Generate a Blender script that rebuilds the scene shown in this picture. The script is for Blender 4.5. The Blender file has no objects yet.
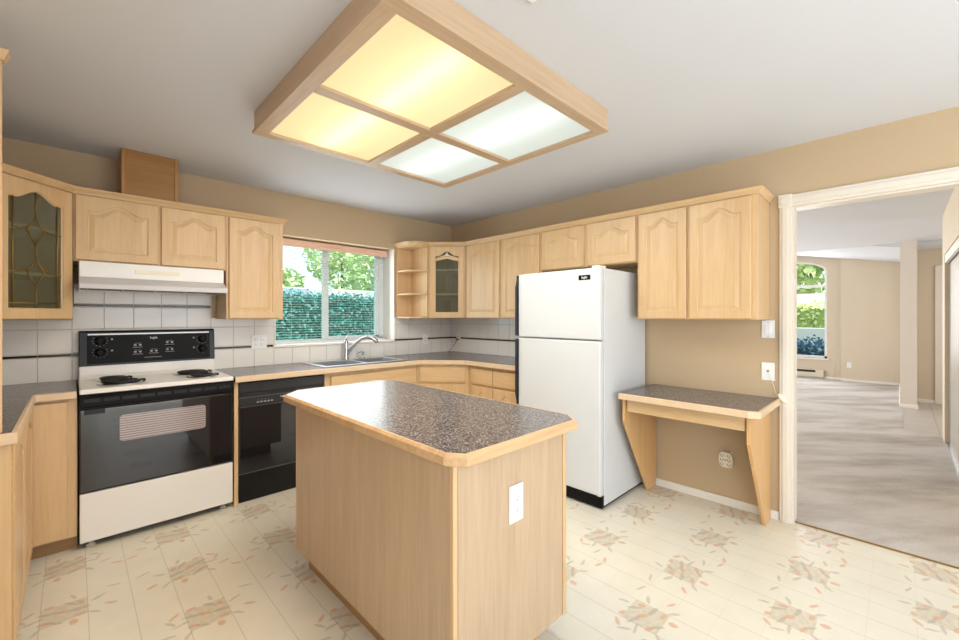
import bpy, bmesh, math, random
from mathutils import Vector, Matrix
random.seed(7)
S = bpy.context.scene
COL = S.collection
R = math.radians
PI = math.pi

# ------------------------------------------------------------------ camera
cam = bpy.data.cameras.new('camera')
cam.sensor_width = 36.0
cam.lens = 413.0 / 959.0 * 36.0
cam.shift_y = -3.5 / 959.0
cam.clip_start = 0.05
cam.clip_end = 200
co = bpy.data.objects.new('camera', cam)
co.location = (0, 0, 1.34)
co.rotation_euler = (R(90), 0, R(-44.5))
COL.objects.link(co)
S.camera = co

# ------------------------------------------------------------------ world, sun, area lights, exposure
S.view_settings.view_transform = 'Standard'
S.view_settings.look = 'None'
S.view_settings.gamma = 1.0
S.view_settings.use_curve_mapping = False
S.view_settings.exposure = 0.5
W = bpy.data.worlds.new('sky')
S.world = W
W.use_nodes = True
bg = W.node_tree.nodes['Background']
bg.inputs[0].default_value = (0.80, 0.90, 1.0, 1)
bg.inputs[1].default_value = 1.6
sun = bpy.data.lights.new('sun', 'SUN')
sun.energy = 6.0
sun.angle = R(2)
sun.color = (1.0, 0.95, 0.85)
so = bpy.data.objects.new('sun', sun)
so.rotation_euler = Vector((-0.30, 0.50, -0.85)).to_track_quat('-Z', 'Y').to_euler()
COL.objects.link(so)


def area(name, loc, direction, sx, sy, power, color):
    l = bpy.data.lights.new(name, 'AREA')
    l.shape = 'RECTANGLE'
    l.size, l.size_y, l.energy, l.color = sx, sy, power, color
    o = bpy.data.objects.new(name, l)
    o.location = loc
    o.rotation_euler = Vector(direction).to_track_quat('-Z', 'Y').to_euler()
    COL.objects.link(o)
    return o


area('daylight_patio', (1.6, -2.55, 1.25), (0, 1, 0), 2.6, 2.0, 28, (0.96, 0.97, 1.0))
area('daylight_breakfast', (-0.58, -1.25, 1.3), (1, 0, 0), 2.1, 2.0, 30, (0.82, 0.91, 1.0))
area('daylight_sink', (1.88, 3.96, 1.58), (0, -1, 0), 1.1, 0.9, 6.5, (0.90, 0.96, 1.0))
area('fill_living_north', (6.4, 4.75, 1.4), (0, -1, 0), 3.4, 2.0, 120, (1.0, 0.95, 0.9))  # added lamp at an unseen north opening, put in to brighten the room
area('daylight_living_east', (11.38, 1.75, 1.5), (-1, 0, 0), 1.2, 1.8, 35, (0.95, 0.97, 1.0))
area('area_hall', (8.1, -2.3, 1.4), (0, 1, 0), 1.6, 1.8, 18, (1.0, 0.97, 0.93))  # unseen area lamp in front of the windowless south hall wall


# ------------------------------------------------------------------ materials
def newmat(name):
    m = bpy.data.materials.new(name)
    m.use_nodes = True
    return m, m.node_tree, m.node_tree.nodes['Principled BSDF']


def srgb(r, g, b):
    def f(c):
        c /= 255.0
        return c / 12.92 if c <= 0.04045 else ((c + 0.055) / 1.055) ** 2.4
    return (f(r), f(g), f(b), 1)


def flat(name, col, rough=0.5, metal=0.0, var=0.03, scale=6.0, bump=0.0, bscale=80.0, coat=0.0, spec=0.5):
    m, t, p = newmat(name)
    p.inputs['Roughness'].default_value = rough
    p.inputs['Metallic'].default_value = metal
    p.inputs['Specular IOR Level'].default_value = spec
    p.inputs['Coat Weight'].default_value = coat
    tc = t.nodes.new('ShaderNodeTexCoord')
    n = t.nodes.new('ShaderNodeTexNoise')
    n.inputs['Scale'].default_value = scale
    n.inputs['Detail'].default_value = 3
    t.links.new(tc.outputs['Object'], n.inputs['Vector'])
    mx = t.nodes.new('ShaderNodeMix')
    mx.data_type = 'RGBA'
    mx.inputs['A'].default_value = tuple(c * (1 - var) for c in col[:3]) + (1,)
    mx.inputs['B'].default_value = tuple(min(1, c * (1 + var)) for c in col[:3]) + (1,)
    t.links.new(n.outputs['Fac'], mx.inputs['Factor'])
    t.links.new(mx.outputs['Result'], p.inputs['Base Color'])
    if bump > 0:
        n2 = t.nodes.new('ShaderNodeTexNoise')
        n2.inputs['Scale'].default_value = bscale
        n2.inputs['Detail'].default_value = 4
        t.links.new(tc.outputs['Object'], n2.inputs['Vector'])
        b = t.nodes.new('ShaderNodeBump')
        b.inputs['Strength'].default_value = bump
        b.inputs['Distance'].default_value = 0.004
        t.links.new(n2.outputs['Fac'], b.inputs['Height'])
        t.links.new(b.outputs['Normal'], p.inputs['Normal'])
    return m


def wood(name, c1, c2, axis='z', rough=0.35, contrast=1.0):
    m, t, p = newmat(name)
    p.inputs['Roughness'].default_value = rough
    tc = t.nodes.new('ShaderNodeTexCoord')
    mp = t.nodes.new('ShaderNodeMapping')
    sc = {'x': (0.9, 14, 14), 'y': (14, 0.9, 14), 'z': (14, 14, 0.9)}[axis]
    mp.inputs['Scale'].default_value = sc
    t.links.new(tc.outputs['Object'], mp.inputs['Vector'])
    n1 = t.nodes.new('ShaderNodeTexNoise')
    n1.inputs['Scale'].default_value = 1.3
    n1.inputs['Detail'].default_value = 5
    n1.inputs['Distortion'].default_value = 0.8
    n2 = t.nodes.new('ShaderNodeTexNoise')
    n2.inputs['Scale'].default_value = 7.0
    n2.inputs['Detail'].default_value = 4
    t.links.new(mp.outputs['Vector'], n1.inputs['Vector'])
    t.links.new(mp.outputs['Vector'], n2.inputs['Vector'])
    ad = t.nodes.new('ShaderNodeMix')
    ad.data_type = 'FLOAT'
    ad.inputs['Factor'].default_value = 0.4
    t.links.new(n1.outputs['Fac'], ad.inputs['A'])
    t.links.new(n2.outputs['Fac'], ad.inputs['B'])
    cr = t.nodes.new('ShaderNodeValToRGB')
    cr.color_ramp.elements[0].position = 0.5 - 0.2 / contrast
    cr.color_ramp.elements[1].position = 0.5 + 0.2 / contrast
    cr.color_ramp.elements[0].color = c1
    cr.color_ramp.elements[1].color = c2
    t.links.new(ad.outputs['Result'], cr.inputs['Fac'])
    t.links.new(cr.outputs['Color'], p.inputs['Base Color'])
    return m


MAPLE = wood('maple', srgb(203, 166, 119), srgb(221, 189, 145))
MAPLE_X = wood('maple_across', srgb(203, 166, 119), srgb(221, 189, 145), 'x')
MAPLE_Y = wood('maple_along', srgb(203, 166, 119), srgb(221, 189, 145), 'y')
ASH = wood('island_veneer', srgb(180, 154, 124), srgb(202, 177, 147), 'z', 0.38)
ASH_X = wood('lamp_wood', srgb(186, 158, 128), srgb(208, 181, 150), 'x', 0.4)
ASH_Y = wood('lamp_wood_along', srgb(186, 158, 128), srgb(208, 181, 150), 'y', 0.4)
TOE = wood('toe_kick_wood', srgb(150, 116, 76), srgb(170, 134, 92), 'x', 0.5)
EDGE = wood('edge_band_wood', srgb(216, 186, 150), srgb(230, 204, 172), 'x', 0.35)
GOLDOAK = wood('duct_cover_wood', srgb(152, 106, 56), srgb(170, 124, 70), 'x', 0.45)
STRIPOAK = wood('duct_strip_wood', srgb(160, 114, 62), srgb(178, 132, 78))
WALL = flat('beige_wall_paint', srgb(196, 172, 138), 0.6, var=0.015, scale=2, bump=0.08, bscale=120)
WALL2 = flat('cream_wall_paint', srgb(214, 201, 180), 0.6, var=0.015, scale=2, bump=0.08, bscale=120)
CEIL = flat('ceiling_paint', srgb(216, 219, 225), 0.8, var=0.01, scale=2, bump=0.12, bscale=140)
TRIM = flat('white_trim_paint', srgb(238, 234, 226), 0.35, var=0.01)
CREAM = flat('cream_trim_paint', srgb(228, 220, 206), 0.35, var=0.01)
VINYL = flat('white_vinyl', srgb(242, 242, 240), 0.3, var=0.01)
PLASTIC = flat('white_plastic', srgb(240, 240, 238), 0.3, var=0.01)
IVORY = flat('ivory_plastic', srgb(240, 230, 205), 0.35, var=0.01)
DARK = flat('dark_slot', srgb(40, 38, 36), 0.5)
ENAMEL = flat('white_enamel', srgb(236, 232, 226), 0.22, var=0.01)
FRIDGE = flat('fridge_enamel', srgb(214, 216, 216), 0.38, var=0.01, bump=0.05, bscale=260)
HOODW = flat('hood_enamel', srgb(240, 238, 234), 0.3, var=0.01)
HOODG = flat('hood_lower', srgb(205, 203, 204), 0.35, var=0.01)
BLACK = flat('black_enamel', srgb(20, 20, 22), 0.25, var=0.05, spec=0.3)
BLACKG = flat('black_glass', (0.006, 0.007, 0.011, 1), 0.04, var=0.02, spec=0.9)
BLACKS = flat('black_plastic', srgb(18, 18, 19), 0.42, var=0.05, spec=0.12)
NAVY = flat('dark_handle', srgb(26, 34, 46), 0.35, var=0.05)
COIL = flat('coil_black', srgb(30, 29, 28), 0.55, var=0.1)
CHROME = flat('chrome', (0.52, 0.52, 0.54, 1), 0.14, 1.0, var=0.02)
STEEL = flat('stainless', (0.66, 0.67, 0.68, 1), 0.28, 1.0, var=0.05, scale=20)
ALU = flat('aluminium', (0.7, 0.7, 0.7, 1), 0.35, 1.0)
GROUT = flat('grout', srgb(212, 203, 190), 0.8, var=0.03)
TILE = flat('white_tile', srgb(232, 228, 222), 0.18, var=0.02, scale=3)
LINER = flat('black_liner_tile', srgb(30, 28, 28), 0.2, var=0.05)
SILVER = flat('silver_strip', srgb(190, 188, 184), 0.35, 0.6)
MARK = flat('pale_print', srgb(170, 168, 166), 0.5)
WHITEPRINT = flat('white_print', srgb(230, 230, 230), 0.5)
LEADM = flat('brass_came', srgb(150, 120, 66), 0.35, 0.8, var=0.1)
PINKWOOD = wood('blind_valance_wood', srgb(232, 192, 166), srgb(242, 208, 186), 'x', 0.4)
SLAT = flat('blind_slat', srgb(236, 238, 238), 0.45, var=0.01)
WIRE = flat('brown_cord', srgb(110, 84, 62), 0.5)
HEDGE = flat('hedge_leaves', srgb(84, 142, 132), 0.7, var=0.15, scale=9)
SHRUB = flat('shrub_leaves', srgb(74, 112, 134), 0.7, var=0.3, scale=9)
LEAF1 = flat('tree_leaves', srgb(190, 204, 140), 0.6, var=0.3, scale=4)
LEAF2 = flat('bright_leaves', srgb(206, 214, 150), 0.6, var=0.3, scale=4)
BARK = flat('bark', srgb(104, 86, 68), 0.9, var=0.2)
SHELF = flat('pale_shelf', srgb(238, 230, 210), 0.4, var=0.01)
STONE = flat('pale_fence', srgb(206, 202, 200), 0.8, var=0.08)
ROOF = flat('roof_shingle', srgb(118, 124, 136), 0.9, var=0.15, scale=12)
ROOF2 = flat('pink_roof', srgb(190, 150, 138), 0.9, var=0.1, scale=12)
LAWN = flat('lawn', srgb(86, 118, 66), 0.9, var=0.25, scale=6)
HEATER = flat('heater_enamel', srgb(226, 216, 198), 0.4, var=0.01)


def speckle(name, base, light, dark, scale=420.0, rough=0.28):
    m, t, p = newmat(name)
    p.inputs['Roughness'].default_value = rough
    tc = t.nodes.new('ShaderNodeTexCoord')
    n = t.nodes.new('ShaderNodeTexNoise')
    n.inputs['Scale'].default_value = scale * 0.5
    n.inputs['Detail'].default_value = 2
    v = t.nodes.new('ShaderNodeTexVoronoi')
    v.inputs['Scale'].default_value = scale
    t.links.new(tc.outputs['Object'], n.inputs['Vector'])
    t.links.new(tc.outputs['Object'], v.inputs['Vector'])
    cr = t.nodes.new('ShaderNodeValToRGB')
    cr.color_ramp.interpolation = 'CONSTANT'
    e = cr.color_ramp.elements
    e[0].position, e[0].color = 0.0, dark
    e[1].position, e[1].color = 0.40, base
    k = e.new(0.62)
    k.color = light
    sep = t.nodes.new('ShaderNodeSeparateColor')
    t.links.new(v.outputs['Color'], sep.inputs['Color'])
    mx = t.nodes.new('ShaderNodeMix')
    mx.data_type = 'FLOAT'
    mx.inputs['Factor'].default_value = 0.55
    t.links.new(n.outputs['Fac'], mx.inputs['A'])
    t.links.new(sep.outputs['Red'], mx.inputs['B'])
    t.links.new(mx.outputs['Result'], cr.inputs['Fac'])
    t.links.new(cr.outputs['Color'], p.inputs['Base Color'])
    return m


LAM = speckle('speckled_laminate', srgb(92, 84, 83), srgb(150, 143, 141), srgb(62, 57, 57), 230, 0.23)


def glass_mat(name, tint, gloss=0.08, rough=0.02):
    m = bpy.data.materials.new(name)
    m.use_nodes = True
    t = m.node_tree
    t.nodes.clear()
    out = t.nodes.new('ShaderNodeOutputMaterial')
    tr = t.nodes.new('ShaderNodeBsdfTransparent')
    tr.inputs[0].default_value = tint
    gl = t.nodes.new('ShaderNodeBsdfGlossy')
    gl.inputs['Roughness'].default_value = rough
    fr = t.nodes.new('ShaderNodeLayerWeight')
    fr.inputs['Blend'].default_value = gloss
    mx = t.nodes.new('ShaderNodeMixShader')
    t.links.new(fr.outputs['Fresnel'], mx.inputs[0])
    t.links.new(tr.outputs[0], mx.inputs[1])
    t.links.new(gl.outputs[0], mx.inputs[2])
    t.links.new(mx.outputs[0], out.inputs[0])
    return m


PANE = glass_mat('window_glass', (0.95, 0.98, 0.98, 1))
SINKPANE = glass_mat('sink_window_glass', (0.86, 0.97, 0.98, 1))
CABGLASS = glass_mat('textured_cabinet_glass', (0.80, 0.82, 0.72, 1), 0.3, 0.2)
_t = CABGLASS.node_tree
_out = next(n for n in _t.nodes if n.type == 'OUTPUT_MATERIAL')
_mix = next(n for n in _t.nodes if n.type == 'MIX_SHADER')
_df = _t.nodes.new('ShaderNodeBsdfDiffuse')
_df.inputs[0].default_value = srgb(118, 111, 84)
_m2 = _t.nodes.new('ShaderNodeMixShader')
_m2.inputs[0].default_value = 0.22
_t.links.new(_mix.outputs[0], _m2.inputs[1])
_t.links.new(_df.outputs[0], _m2.inputs[2])
_t.links.new(_m2.outputs[0], _out.inputs[0])
_nz = _t.nodes.new('ShaderNodeTexNoise')
_nz.inputs['Scale'].default_value = 70
_bp = _t.nodes.new('ShaderNodeBump')
_bp.inputs['Strength'].default_value = 0.6
_bp.inputs['Distance'].default_value = 0.004
_t.links.new(_nz.outputs['Fac'], _bp.inputs['Height'])
for _n in _t.nodes:
    if _n.type == 'BSDF_GLOSSY':
        _t.links.new(_bp.outputs['Normal'], _n.inputs['Normal'])


def lamp_mat(name, col, strength, tcol):
    m = bpy.data.materials.new(name)
    m.use_nodes = True
    t = m.node_tree
    t.nodes.clear()
    out = t.nodes.new('ShaderNodeOutputMaterial')
    em = t.nodes.new('ShaderNodeEmission')
    em.inputs[0].default_value = col
    em.inputs[1].default_value = strength
    tl = t.nodes.new('ShaderNodeBsdfTranslucent')
    tl.inputs[0].default_value = tcol
    ad = t.nodes.new('ShaderNodeAddShader')
    t.links.new(em.outputs[0], ad.inputs[0])
    t.links.new(tl.outputs[0], ad.inputs[1])
    t.links.new(ad.outputs[0], out.inputs[0])
    return m


DIFF_WARM = lamp_mat('warm_diffuser', (1.0, 0.83, 0.50, 1), 0.37, (0.52, 0.50, 0.40, 1))
DIFF_COOL = lamp_mat('cool_diffuser', (0.97, 1.0, 0.95, 1), 0.30, (0.46, 0.48, 0.45, 1))


def emis(name, col, st):
    m = bpy.data.materials.new(name)
    m.use_nodes = True
    t = m.node_tree
    t.nodes.clear()
    out = t.nodes.new('ShaderNodeOutputMaterial')
    em = t.nodes.new('ShaderNodeEmission')
    em.inputs[0].default_value = col
    em.inputs[1].default_value = st
    t.links.new(em.outputs[0], out.inputs[0])
    return m


TUBE_WARM = emis('warm_tube', (1.0, 0.92, 0.76, 1), 7)
TUBE_COOL = emis('cool_tube', (0.96, 1.0, 1.0, 1), 7)


def floor_mat():
    m, t, p = newmat('vinyl_floor')
    p.inputs['Roughness'].default_value = 0.33
    N = t.nodes.new
    L = t.links.new
    tc = N('ShaderNodeTexCoord')
    sep = N('ShaderNodeSeparateXYZ')
    L(tc.outputs['Object'], sep.inputs[0])
    P = 0.4635
    X0, Y0 = -0.03, -0.13          # one flower centre

    def math_(op, a, b=None, c=None):
        n = N('ShaderNodeMath')
        n.operation = op
        for i, v in enumerate((a, b, c)):
            if v is None:
                continue
            if isinstance(v, (int, float)):
                n.inputs[i].default_value = v
            else:
                L(v, n.inputs[i])
        return n.outputs[0]

    def cell(o, c0):
        a = math_('ADD', o, -c0 + P / 2 + 40 * P)
        k = math_('FLOOR', math_('DIVIDE', a, P))
        return math_('SUBTRACT', math_('MODULO', a, P), P / 2), k
    u, ku = cell(sep.outputs[0], X0)
    v, kv = cell(sep.outputs[1], Y0)
    par = math_('MODULO', math_('ADD', ku, kv), 2.0)
    sgn = math_('SUBTRACT', math_('MULTIPLY', par, 2.0), 1.0)
    um = math_('MULTIPLY', u, sgn)
    cv = N('ShaderNodeCombineXYZ')
    L(um, cv.inputs[0])
    L(v, cv.inputs[1])
    # wobble for ragged petals
    nz = N('ShaderNodeTexNoise')
    nz.inputs['Scale'].default_value = 26
    nz.inputs['Detail'].default_value = 2
    L(tc.outputs['Object'], nz.inputs['Vector'])
    vs = N('ShaderNodeVectorMath')
    vs.operation = 'MULTIPLY_ADD'
    L(nz.outputs['Color'], vs.inputs[0])
    vs.inputs[1].default_value = (0.016, 0.016, 0)
    L(cv.outputs[0], vs.inputs[2])
    sb = N('ShaderNodeVectorMath')
    sb.operation = 'SUBTRACT'
    L(vs.outputs[0], sb.inputs[0])
    sb.inputs[1].default_value = (0.008, 0.008, 0)
    vec = sb.outputs[0]

    def petals(lst):
        acc = None
        for (x, y, ang, a, b) in lst:
            mp = N('ShaderNodeMapping')
            mp.vector_type = 'TEXTURE'
            mp.inputs['Location'].default_value = (x, y, 0)
            mp.inputs['Rotation'].default_value = (0, 0, R(ang))
            mp.inputs['Scale'].default_value = (a * 0.88, b * 0.9, 1)
            L(vec, mp.inputs['Vector'])
            ln = N('ShaderNodeVectorMath')
            ln.operation = 'LENGTH'
            L(mp.outputs[0], ln.inputs[0])
            s = N('ShaderNodeMapRange')
            s.inputs['From Min'].default_value = 1.05
            s.inputs['From Max'].default_value = 0.75
            L(ln.outputs['Value'], s.inputs['Value'])
            acc = s.outputs[0] if acc is None else math_('MAXIMUM', acc, s.outputs[0])
        return acc
    org = petals([(0.01, 0.012, 35, .032, .014), (-.055, .045, 70, .026, .012), (.062, -.045, 20, .030, .012),
                  (-.03, -.108, 80, .026, .017), (.05, .085, 10, .024, .013), (.115, .075, -40, .032, .010),
                  (-.155, -.055, 30, .032, .011), (-.05, -.06, 15, .028, .012), (.20, -.12, -20, .034, .010)])
    gry = petals([(.055, .03, 20, .05, .011), (-.02, .06, 50, .045, .010), (-.05, -.01, 10, .05, .012),
                  (.03, -.065, 40, .04, .010), (.10, .0, -10, .045, .009), (-.115, .035, -25, .038, .011),
                  (-.10, -.085, 45, .036, .009), (.09, -.095, -50, .032, .010), (.135, .035, 60, .036, .009),
                  (-.03, .115, 75, .030, .010), (-.175, .10, 20, .04, .008), (.155, -.05, 15, .036, .009)])
    sq = math_('MULTIPLY', math_('LESS_THAN', math_('ABSOLUTE', u), P / 6), math_('LESS_THAN', math_('ABSOLUTE', v), P / 6))
    T = P / 3

    def line(o, c0, w):
        a = math_('ADD', o, -c0 + T / 2 + 120 * T)
        q = math_('SUBTRACT', math_('MODULO', a, T), 0.0)
        d = math_('MINIMUM', q, math_('SUBTRACT', T, q))
        return math_('LESS_THAN', d, w)
    lx = line(sep.outputs[0], X0, 0.0016)
    ly = line(sep.outputs[1], Y0, 0.0012)

    def mix(f, a, b):
        n = N('ShaderNodeMix')
        n.data_type = 'RGBA'
        if isinstance(f, (int, float)):
            n.inputs['Factor'].default_value = f
        else:
            L(f, n.inputs['Factor'])
        for s_, v_ in (('A', a), ('B', b)):
            if isinstance(v_, tuple):
                n.inputs[s_].default_value = v_
            else:
                L(v_, n.inputs[s_])
        return n.outputs['Result']
    n2 = N('ShaderNodeTexNoise')
    n2.inputs['Scale'].default_value = 7
    n2.inputs['Detail'].default_value = 6
    L(tc.outputs['Object'], n2.inputs['Vector'])
    base = mix(n2.outputs['Fac'], srgb(221, 214, 195), srgb(234, 228, 212))
    n3 = N('ShaderNodeTexNoise')
    n3.inputs['Scale'].default_value = 45
    L(tc.outputs['Object'], n3.inputs['Vector'])
    base = mix(math_('MULTIPLY', sq, math_('MULTIPLY', n3.outputs['Fac'], 0.9)), base, srgb(190, 176, 150))
    base = mix(math_('MULTIPLY', gry, 0.42), base, srgb(160, 148, 130))
    base = mix(math_('MULTIPLY', org, 0.66), base, srgb(214, 160, 122))
    base = mix(math_('MULTIPLY', math_('MAXIMUM', lx, math_('MULTIPLY', ly, 0.3)), 0.5), base, srgb(168, 156, 138))
    L(base, p.inputs['Base Color'])
    b = N('ShaderNodeBump')
    b.inputs['Strength'].default_value = 0.12
    b.inputs['Distance'].default_value = 0.003
    n4 = N('ShaderNodeTexNoise')
    n4.inputs['Scale'].default_value = 60
    L(tc.outputs['Object'], n4.inputs['Vector'])
    L(n4.outputs['Fac'], b.inputs['Height'])
    L(b.outputs['Normal'], p.inputs['Normal'])
    return m


def carpet_mat():
    m, t, p = newmat('carpet')
    p.inputs['Roughness'].default_value = 0.95
    N, L = t.nodes.new, t.links.new
    tc = N('ShaderNodeTexCoord')
    mp = N('ShaderNodeMapping')
    mp.vector_type = 'TEXTURE'
    mp.inputs['Rotation'].default_value = (0, 0, R(-44.5))
    mp.inputs['Scale'].default_value = (1.5, 0.5, 1)
    L(tc.outputs['Object'], mp.inputs['Vector'])
    n = N('ShaderNodeTexNoise')
    n.inputs['Scale'].default_value = 1.3
    n.inputs['Detail'].default_value = 6
    n.inputs['Roughness'].default_value = 0.6
    L(mp.outputs[0], n.inputs['Vector'])
    cr = N('ShaderNodeValToRGB')
    e = cr.color_ramp.elements
    e[0].position, e[0].color = 0.30, srgb(160, 145, 133)
    e[1].position, e[1].color = 0.58, srgb(202, 195, 187)
    L(n.outputs['Fac'], cr.inputs['Fac'])
    n2 = N('ShaderNodeTexNoise')
    n2.inputs['Scale'].default_value = 90
    n2.inputs['Detail'].default_value = 3
    L(tc.outputs['Object'], n2.inputs['Vector'])
    mx = N('ShaderNodeMix')
    mx.data_type = 'RGBA'
    mx.blend_type = 'OVERLAY'
    mx.inputs['Factor'].default_value = 0.25
    L(cr.outputs['Color'], mx.inputs['A'])
    L(n2.outputs['Color'], mx.inputs['B'])
    hs = N('ShaderNodeHueSaturation')
    hs.inputs['Saturation'].default_value = 0.8
    L(mx.outputs['Result'], hs.inputs['Color'])
    L(hs.outputs['Color'], p.inputs['Base Color'])
    b = N('ShaderNodeBump')
    b.inputs['Strength'].default_value = 0.5
    b.inputs['Distance'].default_value = 0.006
    L(n2.outputs['Fac'], b.inputs['Height'])
    L(b.outputs['Normal'], p.inputs['Normal'])
    return m


def grid_tile_mat(name, c, g, size):
    m, t, p = newmat(name)
    p.inputs['Roughness'].default_value = 0.4
    tc = t.nodes.new('ShaderNodeTexCoord')
    b = t.nodes.new('ShaderNodeTexBrick')
    b.offset = 0
    b.inputs['Color1'].default_value = c
    b.inputs['Color2'].default_value = tuple(x * 0.95 for x in c[:3]) + (1,)
    b.inputs['Mortar'].default_value = g
    b.inputs['Scale'].default_value = 1.0
    b.inputs['Mortar Size'].default_value = 0.004
    b.inputs['Brick Width'].default_value = size
    b.inputs['Row Height'].default_value = size
    t.links.new(tc.outputs['Object'], b.inputs['Vector'])
    t.links.new(b.outputs['Color'], p.inputs['Base Color'])
    return m


def stripe_mat():
    m, t, p = newmat('oven_window_glass')
    p.inputs['Roughness'].default_value = 0.12
    p.inputs['Specular IOR Level'].default_value = 0.7
    tc = t.nodes.new('ShaderNodeTexCoord')
    w = t.nodes.new('ShaderNodeTexWave')
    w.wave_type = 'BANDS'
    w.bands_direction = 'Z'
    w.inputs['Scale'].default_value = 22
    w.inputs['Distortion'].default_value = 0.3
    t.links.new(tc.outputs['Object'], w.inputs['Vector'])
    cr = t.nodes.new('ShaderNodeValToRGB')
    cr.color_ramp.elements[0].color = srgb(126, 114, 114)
    cr.color_ramp.elements[1].color = srgb(182, 168, 166)  # mesh lines, with the light they reflect put into the pale colour
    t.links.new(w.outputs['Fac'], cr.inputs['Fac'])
    t.links.new(cr.outputs['Color'], p.inputs['Base Color'])
    return m


FLOOR = floor_mat()
CARPET = carpet_mat()
HALLTILE = grid_tile_mat('hall_tile', srgb(196, 188, 180), srgb(160, 150, 142), 0.32)
OVENWIN = stripe_mat()


# ------------------------------------------------------------------ geometry helpers
class MB:
    def __init__(s):
        s.b = bmesh.new()

    def poly(s, pts):
        vs = [s.b.verts.new(p) for p in pts]
        return s.b.faces.new(vs)

    def box(s, x0, x1, y0, y1, z0, z1):
        v = [s.b.verts.new(p) for p in ((x0, y0, z0), (x1, y0, z0), (x1, y1, z0), (x0, y1, z0),
                                        (x0, y0, z1), (x1, y0, z1), (x1, y1, z1), (x0, y1, z1))]
        for f in ((3, 2, 1, 0), (4, 5, 6, 7), (0, 1, 5, 4), (1, 2, 6, 5), (2, 3, 7, 6), (3, 0, 4, 7)):
            s.b.faces.new([v[i] for i in f])
        return s

    def prism(s, pts, z0, z1):
        """polygon in xy (counter-clockwise) extruded in z"""
        lo = [s.b.verts.new((x, y, z0)) for x, y in pts]
        hi = [s.b.verts.new((x, y, z1)) for x, y in pts]
        s.b.faces.new(lo[::-1])
        s.b.faces.new(hi)
        n = len(pts)
        for i in range(n):
            j = (i + 1) % n
            s.b.faces.new((lo[i], lo[j], hi[j], hi[i]))
        return s

    def prism_yz(s, pts, x0, x1):
        lo = [s.b.verts.new((x0, y, z)) for y, z in pts]
        hi = [s.b.verts.new((x1, y, z)) for y, z in pts]
        s.b.faces.new(lo[::-1])
        s.b.faces.new(hi)
        n = len(pts)
        for i in range(n):
            j = (i + 1) % n
            s.b.faces.new((lo[i], lo[j], hi[j], hi[i]))
        bmesh.ops.recalc_face_normals(s.b, faces=s.b.faces)
        return s

    def prism_xz(s, pts, y0, y1):
        lo = [s.b.verts.new((x, y0, z)) for x, z in pts]
        hi = [s.b.verts.new((x, y1, z)) for x, z in pts]
        s.b.faces.new(lo)
        s.b.faces.new(hi[::-1])
        n = len(pts)
        for i in range(n):
            j = (i + 1) % n
            s.b.faces.new((lo[j], lo[i], hi[i], hi[j]))
        bmesh.ops.recalc_face_normals(s.b, faces=s.b.faces)
        return s

    def tube(s, pts, rad, n=10, caps=True, smooth=True):
        pts = [Vector(p) for p in pts]
        rads = rad if isinstance(rad, (list, tuple)) else [rad] * len(pts)
        rings = []
        up = Vector((0, 0, 1))
        prev = None
        for i, p in enumerate(pts):
            d = (pts[min(i + 1, len(pts) - 1)] - pts[max(i - 1, 0)]).normalized()
            if prev is None:
                a = up if abs(d.dot(up)) < 0.95 else Vector((1, 0, 0))
                u = d.cross(a).normalized()
            else:
                u = (prev - d * prev.dot(d)).normalized()
            prev = u
            w = d.cross(u)
            rings.append([s.b.verts.new(p + (u * math.cos(2 * PI * k / n) + w * math.sin(2 * PI * k / n)) * rads[i]) for k in range(n)])
        for a, b in zip(rings, rings[1:]):
            for k in range(n):
                f = s.b.faces.new((a[k], a[(k + 1) % n], b[(k + 1) % n], b[k]))
                f.smooth = smooth
        if caps:
            s.b.faces.new(rings[0][::-1])
            s.b.faces.new(rings[-1])
        bmesh.ops.recalc_face_normals(s.b, faces=s.b.faces)
        return s

    def lathe(s, prof, c=(0, 0, 0), axis='z', n=24):
        rings = []
        for r, h in prof:
            ring = []
            for k in range(n):
                a = 2 * PI * k / n
                x, y = r * math.cos(a), r * math.sin(a)
                q = {'z': (x, y, h), 'y': (x, h, y), 'x': (h, x, y)}[axis]
                ring.append(s.b.verts.new((c[0] + q[0], c[1] + q[1], c[2] + q[2])))
            rings.append(ring)
        for a, b in zip(rings, rings[1:]):
            for k in range(n):
                f = s.b.faces.new((a[k], a[(k + 1) % n], b[(k + 1) % n], b[k]))
                f.smooth = True
        for ring in (rings[0], rings[-1]):
            s.b.faces.new(ring)
        bmesh.ops.recalc_face_normals(s.b, faces=s.b.faces)
        return s

    def sweep(s, path, prof, closed=False):
        """profile [(out, z)] swept along xy path; 'out' is to the right of travel; mitred"""
        n = len(path)
        path = [Vector(p) for p in path]
        rings = []
        for i in range(n):
            if closed:
                a, b = path[i - 1], path[(i + 1) % n]
                d0, d1 = (path[i] - a).normalized(), (b - path[i]).normalized()
            else:
                d0 = (path[i] - path[i - 1]).normalized() if i > 0 else (path[1] - path[0]).normalized()
                d1 = (path[i + 1] - path[i]).normalized() if i < n - 1 else d0
            n0, n1 = Vector((d0.y, -d0.x)), Vector((d1.y, -d1.x))
            mt = (n0 + n1)
            mt = mt / max(0.2, mt.dot(n0)) if mt.length > 1e-6 else n0
            rings.append([s.b.verts.new((path[i].x + mt.x * o, path[i].y + mt.y * o, z)) for o, z in prof])
        m = len(prof)
        pairs = list(zip(rings, rings[1:])) + ([(rings[-1], rings[0])] if closed else [])
        for a, b in pairs:
            for k in range(m):
                s.b.faces.new((a[k], a[(k + 1) % m], b[(k + 1) % m], b[k]))
        if not closed:
            s.b.faces.new(rings[0])
            s.b.faces.new(rings[-1][::-1])
        bmesh.ops.recalc_face_normals(s.b, faces=s.b.faces)
        return s

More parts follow.
